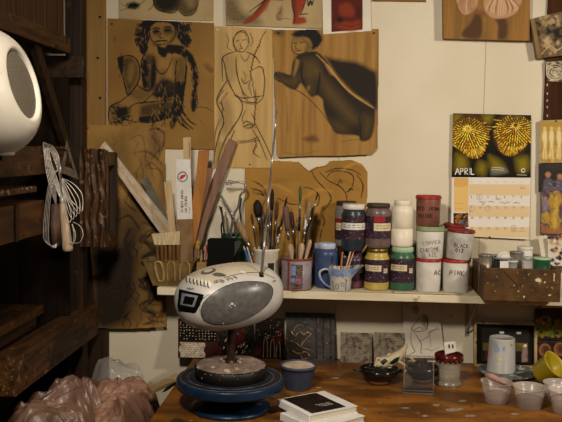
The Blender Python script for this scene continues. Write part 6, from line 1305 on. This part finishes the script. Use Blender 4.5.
# cream and black glove lying over the bowls
M_glv = mat('cream_glove_leather', '#b3a582', '#998a68', scale=20, rough=.6, bump=.4); M_glb = pv('black_glove_panel', '#141210', '#1d1a17', rough=.5)
Yg = (p1.y+p2.y)/2+.045; sg = S(Yg)
gv = thing('work_glove', 'crumpled cream and black work glove lying over the bowls', 'glove', A(395, 367, Yg))
Gp = lambda x, y, d=0: tuple(A(x, y, Yg+d))
mb = MB(M_glv); mb.tube(cr([Gp(377, 365), Gp(384, 362), Gp(393, 359), Gp(400, 354.5), Gp(404, 349), Gp(406.5, 344.5)], 6), [.008+.014*math.sin(PI*min(1, .25+i/34)) for i in range(31)], 16); bvg = mb.bvh(); mb.build('glove_back', parent=gv)
for pts, r in (([Gp(384, 363, -.012), Gp(378, 358, -.014), Gp(376, 362, -.016), Gp(375, 367, -.016)], .0048), ([Gp(392, 364, -.014), Gp(389, 368.5, -.018), Gp(384, 369, -.02)], .0050), ([Gp(398, 361, -.012), Gp(403, 364, -.016), Gp(407, 368, -.02), Gp(405, 372, -.02)], .0045), ([Gp(404, 356, -.01), Gp(411, 358, -.012), Gp(414, 362, -.016)], .0042), ([Gp(386, 358, -.008), Gp(390, 354, -.01), Gp(387, 356, -.014)], .005)):
    MB(M_glv).tube(cr(pts, 5), r, 10).build('finger', parent=gv)
for poly in ([(380, 362), (385, 358.5), (388, 361), (383, 365)], [(389, 363), (395, 358), (400, 356.5), (398, 361), (392, 364.5)], [(396, 366), (400, 362), (401, 364), (398, 367)]):
    mb = MB(M_glb); subpoly_fill(mb, poly, onto(bvg, .0012), 1.0)
    if mb.v: mb.build('black_panel', parent=gv)
# acrylic stand
M_acr = mat('clear_acrylic', '#f6f3ee', '#f2efe9', scale=4, rough=.04, trans=.985, ior=1.15, spec=.5)
f0, f1 = T(404.2, 392.2, TZ), T(433.0, 391.2, TZ); Ys = (f0.y+f1.y)/2
ac = thing('acrylic_stand', 'clear empty acrylic sign holder standing in front of the bowls', 'sign holder', ((f0.x+f1.x)/2, Ys, TZ))
zt = zat(418, 356, Ys+.02); bl, br_ = Vector((f0.x, Ys, TZ+.0022)), Vector((f1.x, Ys, TZ+.0022)); tl_, tr_ = Vector((f0.x, Ys+.022, zt)), Vector((f1.x, Ys+.022, zt))
MB(M_acr).prism([bl, br_, tr_, tl_], (0, .0025, 0)).build('front_sheet', parent=ac); MB(M_acr).prism([bl+Vector((0, .006, 0)), br_+Vector((0, .006, 0)), tr_+Vector((0, .006, -.004)), tl_+Vector((0, .006, -.004))], (0, .0025, 0)).build('back_sheet', parent=ac)
MB(M_acr).box((f0.x-.004, Ys-.022, TZ), (f1.x, Ys+.045, TZ+.0022)).build('foot', parent=ac)
M_edge = mat('bright_acrylic_edge', '#a39a8d', '#8d8477', rough=.25, alpha=.55)
for a0, a1 in ((bl, tl_), (br_, tr_), (tl_, tr_), (bl, br_), (Vector((f0.x-.004, Ys-.022, TZ+.0012)), Vector((f1.x, Ys-.022, TZ+.0012)))): MB(M_edge).tube([a0, a1], .0012, 6).build('edge', parent=ac)
# red-lidded cup with white card
p = T(448, 384, TZ); s = S(p.y); zt = zat(446, 353, p.y); R = 12.5*s; h = zt-TZ
M_cup = mat('cloudy_glass', '#a89d8a', '#958a76', scale=14, rough=.2, alpha=.36, spec=.6); M_rgl = mat('dark_red_gloss', '#520d0c', '#2a0706', scale=10, rough=.15, spec=.6)
cu = thing('glass_jar', 'cloudy glass jar with dripping dark red rim near the shelf bracket', 'jar', (p.x, p.y, TZ))
mb = MB(M_cup); hollow(mb, p, [(1e-4, TZ), (R*1.05, TZ), (R*1.1, TZ+.003), (R*1.06, TZ+.009), (R*.92, TZ+.016), (R*.98, zt-.02), (R*1.0, zt-.004)], .003, 48); mb.build('glass_body', parent=cu)
mb = MB(M_rgl); mb.lathe((p.x, p.y, 0), [(R*.6, zt-.012), (R*.95, zt-.010), (R*1.0, zt-.022), (R*1.10, zt-.020), (R*1.15, zt-.012), (R*1.13, zt-.003), (R*1.0, zt), (R*.85, zt-.003), (1e-4, zt-.006)], 48)
mb.build('red_rim', parent=cu)
for k in range(7):
    a = -PI/2+(k-3)*.42; x, y = p.x+R*1.05*math.cos(a), p.y+R*1.05*math.sin(a); MB(M_blt if k % 2 else M_rgl).tube([(x, y, zt-.014), (x, y, zt-.022), (x, y, zt-.026-.004*random.random())], [.005, .0052, .0025], 8).build('drip', parent=cu)
MB(pv('cloudy_liquid', '#746750', '#63573f', rough=.3)).lathe((p.x, p.y, 0), [(1e-4, TZ+.006), (R*.86, TZ+.008), (R*.9, TZ+h*.42), (1e-4, TZ+h*.42)], 40).build('liquid', parent=cu)
Yw = p.y; q = [A(x, y, Yw) for x, y in ((444, 342.6), (455.3, 341.4), (456.6, 351.5), (445.2, 354.5))]
wcd = thing('white_clip', 'white card with two black slots stuck in the red-rimmed jar', 'card', (p.x, Yw, zt)); MB(M_lwhite).prism(q, (0, .004, 0)).build('card', parent=wcd)
mb = MB(M_ink); fn = lambda x, y: A(x, y, Yw-.0008)
for x in (449.2, 452.8): mb.fill(ell(x, 346.3, .85, 2.4, 12, -.12), fn)
mb.build('black_slots', parent=wcd)

# ------------------------------------------------------------------ palette dish, cups at right
p = T(507, 375, TZ); s = S(p.y)
M_pal = mat('paint_smeared_dish', '#666a62', '#3f423e', scale=24, rough=.35, spots=[('#a9aa9c', 40, .56), ('#1c1c1a', 26, .62)], ssw=.1)
dish = thing('palette_dish', 'grey paint-smeared dish under the upturned cup', 'dish', (p.x, p.y, TZ)); R = 29*s
MB(M_pal).lathe((p.x, p.y, TZ), [(1e-4, .004), (R*.7, .004), (R*.72, 0), (R*.78, 0), (R*.97, .012), (R, .016), (R*.96, .0165), (R*.80, .008), (1e-4, .007)], 64).build('dish_body', parent=dish)
dz0 = TZ+.0075
cc = Vector((up(501, p.y+.03, TZ).x, p.y+.03, 0)); zt = zat(501.5, 337, cc.y); R = 13.6*s
M_fro = mat('frosted_plastic_cup', '#b3afa8', '#a29e97', scale=10, rough=.4, alpha=.78, spots=[('#8b93a8', 16, .66), ('#a9a7a2', 30, .60)], ssw=.08)
uc = thing('upturned_cup', 'frosted plastic cup standing upside down on the palette dish', 'cup', (cc.x, cc.y, dz0))
mb = MB(M_fro); mb.lathe((cc.x, cc.y, 0), [(R*1.07, dz0+.0005), (R*1.08, dz0+.004), (R*1.02, dz0+.006), (R*.93, zt-.006), (R*.90, zt-.001), (R*.84, zt), (R*.82, zt-.003), (1e-4, zt-.003)], 56); bvc = mb.bvh(); mb.build('cup_body', parent=uc)
fn = onto(bvc, .0008)
for nm, m, x, y, rx, ry in (('yellow_paint_spot', pv('yellow_spot', '#b8960f', rough=.5), 511.3, 345, 1.4, 1.4), ('cream_paint_patch', M_lcream, 499, 359.5, 3.2, 2), ('blue_paint_patch', pv('faded_blue', '#7f8aa6', '#98a0b2', rough=.5), 497, 349, 2.4, 3.2), ('blue_paint_patch', MATS['faded_blue'], 504, 348.5, 1.6, 2.6)):
    mb = MB(m); subpoly_fill(mb, [(a_+jit(.5), b_+jit(.5)) for a_, b_ in ell(x, y, rx, ry, 12)], fn, 1); mb.build(nm, parent=uc)
M_deli = mat('clear_deli_cup', '#cfc3b8', '#c2b5a8', scale=10, rough=.22, alpha=.34, spec=.6); 
def deli(label, cat, x0, x1, yr, px, pyb, liq, fill, name='plastic_cup'):
    p = T(px, pyb, TZ); s = S(p.y); R = (x1-x0)/2*s; zt = zat((x0+x1)/2, yr, p.y); t = thing(name, label, cat, (p.x, p.y, TZ)); h = zt-TZ
    pr = [(1e-4, TZ+.001), (R*.70, TZ), (R*.73, TZ+.002), (R*.89, zt-.012), (R*.92, zt-.010), (R*.94, zt-.003), (R, zt-.0025), (R, zt)]
    mb = MB(M_deli); hollow(mb, p, pr, .0016, 56); mb.build('cup_body', parent=t)
    f = fill; rr = lambda q: R*(.73+(.89-.73)*q)-.0026
    MB(liq).lathe((p.x, p.y, 0), [(1e-4, TZ+.003), (rr(.02), TZ+.003), (rr(f), TZ+h*f), (1e-4, TZ+h*f-.002)], 48).build('liquid', parent=t)
    return p, R, zt
M_l1 = pv('pale_slip_liquid', '#97836f', '#83705f', rough=.35); M_l2 = pv('grey_slip_liquid', '#4d443c', '#3f3831', rough=.3); M_l3 = pv('pink_slip_liquid', '#b59a8e', '#a3897d', rough=.35)
c1 = deli('clear plastic cup of pale slip holding a pinkish scraper, front left', 'cup', 480.3, 512.3, 381, 496, 402, M_l1, .42)
c2 = deli('clear plastic cup of grey slip in the middle of the front cups', 'cup', 512.5, 546, 386, 529, 407.5, M_l2, .50)
c3 = deli('clear plastic cup behind the rightmost front cup', 'cup', 542.5, 575, 382.5, 559, 402, M_l3, .4)
c4 = deli('clear plastic cup of pinkish slip cut off by the right edge', 'cup', 547.5, 580, 389, 564, 412, M_l3, .62)
sc2 = thing('clay_scraper', 'pinkish clay-covered scraper resting in the front left cup', 'scraper', A(487, 376, c1[0].y))
a0, a1 = A(485.5, 374, c1[0].y+.03), A(507, 384, c1[0].y-.012); MB(mat('pink_clay_coat', '#a57f72', '#8c685c', scale=20, rough=.6, bump=.3)).tube([a0, a0.lerp(a1, .3), a0.lerp(a1, .7), a1], [.006, .011, .009, .005], 12).build('blade', parent=sc2)
# tilted yellow cup
M_yc = mat('yellow_plastic_cup', '#a8921c', '#8d7a16', scale=14, rough=.35, spots=[('#c2b24a', 20, .62)], ssw=.1)
p = T(549, 384, TZ); s = S(p.y); R = 14.8*s; h = 21*s
yc = thing('yellow_cup', 'mustard yellow plastic cup lying tilted behind the clear cups', 'cup', (p.x, p.y, TZ))
M = Matrix.Translation((p.x-.006, p.y, TZ+.033)) @ Matrix.Rotation(math.radians(38), 4, 'X') @ Matrix.Rotation(math.radians(36), 4, 'Y')
pr = [(1e-4, -h*.55), (R*.66, -h*.55), (R*.72, -h*.50), (R*.93, h*.40), (R*.96, h*.42), (R*.99, h*.50), (R*.96, h*.50), (R*.90, h*.38), (R*.68, -h*.46), (1e-4, -h*.48)]
mb = MB(M_yc).lathe((0, 0, 0), pr, 56, M); zmin = min(v.z for v in mb.v); mb.v = [v+Vector((0, 0, TZ+.0006-zmin)) for v in mb.v]; mb.build('cup_body', parent=yc)
# ------------------------------------------------------------------ repeats share a group phrase
GROUPS = {'glaze_jar': 'glaze jars stacked on the shelf', 'blue_jar': 'blue glazed jars on the shelf', 'plastic_tub': 'lidded tubs stacked on the shelf', 'paint_brush': 'brushes standing in the mugs', 'wooden_tool': 'pale wooden tools in the mosaic mug',
          'modelling_tool': 'sticks in the cream pitcher', 'colouring_pencil': 'colouring pencils beside the brush mug', 'pencil': 'pencils in the pine box', 'metal_rod': 'metal tools in the green cup', 'wooden_stick': 'wooden sticks at the left shelf end', 'whisk': 'whisks hanging on the rack',
          'glazed_tile': 'dark glazed tiles under the shelf', 'scribed_tile': 'grey scribed tiles under the shelf', 'book': 'white books on the table', 'glazed_bowl': 'black bowls on the table', 'hand_tool': 'tools in the first black bowl', 'plastic_cup': 'clear plastic cups on the table'}
for o in list(SC.objects):
    if o.parent is None and o.get('category'):
        k = o.name.split('.')[0]
        if k in GROUPS: o['group'] = GROUPS[k]
# ------------------------------------------------------------------ camera, lights, view
cd = bpy.data.cameras.new('camera'); cam = bpy.data.objects.new('camera', cd); COL.objects.link(cam)
cd.sensor_width = 36; cd.sensor_fit = 'HORIZONTAL'; cd.lens = F*36/562; cd.clip_start = .05
cam.matrix_world = Matrix.Translation(CAM) @ RW.to_4x4()
SC.camera = cam
def area(name, loc, to, size, power, col, sy=None):
    l = bpy.data.lights.new(name, 'AREA'); l.energy = power; l.color = col; l.size = size
    if sy: l.shape = 'RECTANGLE'; l.size_y = sy
    o = bpy.data.objects.new(name, l); COL.objects.link(o); o.location = loc
    o.rotation_euler = (Vector(to)-Vector(loc)).to_track_quat('-Z', 'Y').to_euler(); return o
def spot(name, loc, to, power, ang, size, col):
    l = bpy.data.lights.new(name, 'SPOT'); l.energy = power; l.color = col; l.spot_size = math.radians(ang); l.spot_blend = 1; l.shadow_soft_size = size
    o = bpy.data.objects.new(name, l); COL.objects.link(o); o.location = loc
    o.rotation_euler = (Vector(to)-Vector(loc)).to_track_quat('-Z', 'Y').to_euler(); return o
spot('lamp_left', (-.35, -2.0, 2.1), (.25, -.1, 1.10), 115, 115, .10, (1, .9, .775))
spot('lamp_right', (1.75, -1.7, 2.15), (.3, -.2, 1.10), 135, 100, .12, (1, .9, .775))
area('room_glow', (.6, -3.6, 2.3), (.3, 0, 1.0), 1.2, 4, (1, .9, .78))
w = bpy.data.worlds.new('world'); SC.world = w; w.use_nodes = True
w.node_tree.nodes['Background'].inputs[0].default_value = (.9, .8, .65, 1); w.node_tree.nodes['Background'].inputs[1].default_value = .03
SC.view_settings.view_transform = 'Standard'; SC.view_settings.look = 'None'; SC.view_settings.gamma = 1
SC.view_settings.use_curve_mapping = False; SC.view_settings.exposure = 0
SC.cycles.max_bounces = 8
